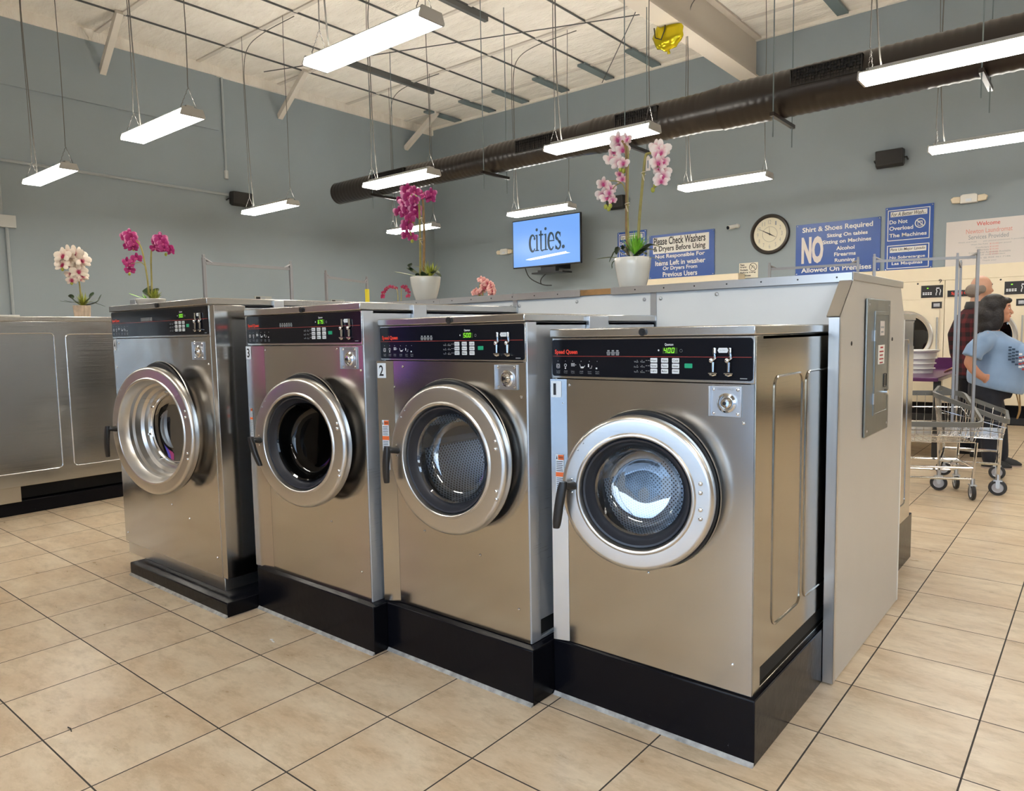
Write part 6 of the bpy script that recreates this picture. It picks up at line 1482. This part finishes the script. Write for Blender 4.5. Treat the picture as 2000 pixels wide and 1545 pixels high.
def person_woman():
    base = at_z(1927, 911, 0); s0 = base
    t = thing('person', s0, 'woman with dark bobbed hair and light blue printed t-shirt, hand in pocket', 'person', 'people by the dryers', rotz=YAWP)
    t.scale = (.90, .90, 1.0)
    WORLD[t.name] = Vector((0, 0, 0))
    # body: head, neck, torso core, arms, legs, one surface
    m = MB(); head(m, .055, 1.475)
    limb(m, [(.0, 0, 1.24), (.035, 0, 1.42)], [.062, .055])
    m.loft([ell(.02, 0, .80, .17, .19), ell(.04, 0, 1.0, .18, .18), ell(.03, 0, 1.15, .16, .18), ell(.0, 0, 1.26, .09, .15), ell(.0, 0, 1.30, .05, .06)])
    limb(m, [(-.05, -.20, 1.22), (-.16, -.27, 1.08), (-.20, -.28, 1.00)], [.060, .055, .048]); limb(m, [(-.20, -.28, 1.00), (-.155, -.27, .93), (-.08, -.245, .865)], [.048, .044, .034])
    fingers(m, (-.09, -.245, .875), (.75, .12, -.6), (.55, -.2, .8), (.1, -1, .1), L=.17, curl=.35)
    limb(m, [(.0, .20, 1.22), (-.04, .26, 1.0), (.08, .25, .86)], [.055, .048, .035]); fingers(m, (.08, .25, .86), (.9, -.2, -.2), (0, 0, 1), (0, 1, 0), curl=.6)
    for q, x in ((-1, .0), (1, .10)): limb(m, [(.0, q*.10, .80), (x*.7, q*.10, .45), (x, q*.10, .10)], [.10, .07, .045]); limb(m, [(x, q*.10, .07), (x+.12, q*.10, .045)], [.040, .030])
    merged(m, 'body', 'skin', t, .010, 4)
    eyes(t, .055, 1.475)
    m = MB(); m.ball((.152, 0, 1.417), (.010, .022, .006), 10, 6); m.build('lips', 'sign_red', t)
    # hair: bob
    m = MB(); m.ball((.005, 0, 1.52), (.128, .118, .112), 22, 14); m.ball((-.045, 0, 1.43), (.105, .116, .135), 22, 14)
    m.ball((-.035, 0, 1.335), (.105, .112, .095), 20, 12); m.ball((.115, 0, 1.562), (.055, .078, .030), 14, 8)
    m.ball((.04, -.084, 1.41), (.060, .034, .125), 14, 10); m.ball((.04, .084, 1.41), (.060, .034, .125), 14, 10)
    merged(m, 'hair', 'hair_dark', t, .010, 4)
    # shirt
    m = MB()
    m.loft([ell(.045, 0, .745, .245, .255, tilt=-.22), ell(.055, 0, .80, .265, .265, tilt=-.15), ell(.065, 0, .90, .275, .26), ell(.075, 0, 1.0, .265, .240), ell(.085, 0, 1.08, .250, .225), ell(.055, 0, 1.17, .225, .225), ell(.0, 0, 1.235, .150, .195), ell(-.005, 0, 1.285, .085, .11)])
    for q in (-1, 1): m.ball((.24, q*.10, 1.06), (.115, .105, .105), 16, 12)
    m.tube([(-.02, -.14, 1.22), (-.09, -.235, 1.17), (-.155, -.275, 1.11), (-.180, -.285, 1.045)], [.085, .092, .090, .094], 16)
    m.tube([(-.0, .14, 1.22), (-.02, .24, 1.15), (-.03, .27, 1.0)], [.085, .10, .095], 16)
    sh = merged(m, 'tshirt', 'shirt_blue', t, .012, 5)
    m = MB()
    # flag like print on the chest
    C = Vector((.21, -.245, 1.10))
    for i in range(7):
        for j in range(5):
            x = .13+.030*i; z = 1.13-.028*j-.022*i
            if random.random() < .85: m.cur = (0 if i < 3 else (1 if (i+j) % 2 else 2)); yy = -.262+.55*max(0, x-.10)**1.5; m.box((x, yy-.012, z), (x+.026, yy-.006, z+.012+.008*random.random()))
    m.build('shirt_print', ['print_navy', 'white_print', 'print_red'], t)
    # jeans
    m = MB(); m.loft([ell(.015, 0, .86, .20, .21), ell(.01, 0, .74, .205, .22), ell(.0, 0, .66, .19, .21)])
    for q, x in ((-1, .02), (1, .12)): limb(m, [(.0, q*.095, .70), (x*.5+.01, q*.10, .45), (x-.01, q*.10, .24), (x, q*.10, .10)], [.125, .098, .078, .075])
    merged(m, 'jeans', 'denim_dark', t, .012, 4)
    for q, x in ((-1, .02), (1, .12)):
        m = MB(); m.loft([[Vector((x+sx+a*math.cos(2*PI*i/14), q*.10+b*math.sin(2*PI*i/14), z)) for i in range(14)] for sx, z, a, b in ((.06, .0, .130, .045), (.06, .03, .135, .048), (.045, .06, .105, .042), (.01, .09, .055, .040))]); s_ = m.build('shoe', 'shoe_black', t)
        m = MB(); m.loft([[Vector((x+.06+a*math.cos(2*PI*i/16), q*.10+.05*math.sin(2*PI*i/16), z)) for i in range(16)] for z, a in ((0.0, .136), (.014, .137))]); m.build('sole', 'shoe_sole', s_)
    m = MB(); m.tube(smooth_path([(.22, -.10, .72), (.25, -.14, .58), (.235, -.13, .48), (.26, -.12, .56), (.25, -.10, .70)], 5), .007, 6); m.build('bag_strap', 'stem_brown', t)
person_woman()
def person_man():
    b = at_z(1915, 893, 0); b = Vector((-1.03, 8.72, 0))
    t = thing('person', b, 'balding man in dark red plaid jacket leaning a hand on the purple table', 'person', 'people by the dryers', rotz=YAWP+.5)
    WORLD[t.name] = Vector((0, 0, 0))
    m = MB(); head(m, .03, 1.71, r=.098)
    limb(m, [(-.03, 0, 1.48), (.0, 0, 1.64)], [.062, .056])
    m.loft([ell(.0, 0, .90, .13, .17), ell(-.01, 0, 1.1, .13, .17), ell(-.02, 0, 1.3, .13, .19), ell(-.03, 0, 1.44, .09, .17), ell(-.02, 0, 1.5, .06, .07)])
    limb(m, [(-.03, -.19, 1.42), (-.02, -.25, 1.15), (.12, -.24, 1.0)], [.055, .048, .034]); fingers(m, (.12, -.24, 1.0), (.9, 0, -.3), (0, 1, 0), (.3, 0, .9), curl=.6)
    # left arm reaches to the table at image left
    hw = Matrix.Rotation(-(YAWP+.5), 3, 'Z') @ (Vector((-1.285, 8.85, .870))-b); wr = hw+Vector((.05, -.09, .045))
    limb(m, [(-.03, .19, 1.42), (-.06, .26, 1.14), (-.04, .25, 1.06)], [.055, .048, .042]); limb(m, [(-.04, .25, 1.06), tuple((Vector((-.04, .25, 1.06))+wr)/2), tuple(wr)], [.042, .038, .032])
    fingers(m, wr, hw-wr, (.8, .3, 0), (-.1, .35, .9), L=.18, curl=.25)
    for q in (-1, 1): limb(m, [(.0, q*.095, .90), (.02, q*.10, .50), (.0, q*.10, .10)], [.095, .07, .05]); limb(m, [(.0, q*.1, .07), (.14, q*.1, .045)], [.04, .03])
    merged(m, 'body', 'skin_pale', t, .010, 4)
    eyes(t, .03, 1.71)
    m = MB(); m.ball((-.045, 0, 1.69), (.068, .091, .070), 20, 12)
    for q in (-1, 1): m.ball((-.005, q*.075, 1.70), (.045, .020, .045), 12, 8)
    merged(m, 'hair', 'hair_grey', t, .009, 3)
    m = MB(); m.loft([ell(-.0, 0, .83, .165, .215), ell(.0, 0, 1.0, .165, .215), ell(-.01, 0, 1.2, .165, .225), ell(-.02, 0, 1.36, .165, .235), ell(-.035, 0, 1.46, .11, .20), ell(-.03, 0, 1.52, .075, .09)])
    m.tube([(-.03, -.16, 1.42), (-.02, -.26, 1.28), (-.02, -.275, 1.12), (.10, -.26, 1.02)], [.085, .080, .072, .055], 14)
    m.tube([(-.03, .16, 1.42), (-.06, .25, 1.24), (-.04, .26, 1.06), tuple(wr+(Vector((-.04, .25, 1.06))-wr)*.15)], [.085, .080, .068, .046], 14)
    merged(m, 'plaid_jacket', 'plaid_red', t, .012, 4)
    m = MB(); m.lathe([(.070, 0), (.092, -.02), (.096, .02), (.082, .07), (.072, .07), (.068, .0)], (-.02, 0, 1.51), (0, 0, 1), 24); m.build('collar', 'black_plastic', t)
    m = MB(); m.loft([ell(.0, 0, .97, .15, .19), ell(.0, 0, .80, .155, .195)])
    for q in (-1, 1): limb(m, [(.0, q*.09, .84), (.02, q*.10, .48), (.0, q*.10, .11)], [.105, .085, .068])
    merged(m, 'trousers', 'denim_dark', t, .012, 3)
    for q in (-1, 1):
        m = MB(); m.loft([[Vector((.06+sx+a*math.cos(2*PI*i/14), q*.10+b_*math.sin(2*PI*i/14), z)) for i in range(14)] for sx, z, a, b_ in ((.0, .0, .14, .05), (.0, .035, .145, .052), (-.03, .07, .10, .045), (-.05, .11, .06, .045))]); m.build('shoe', 'shoe_black', t)
person_man()
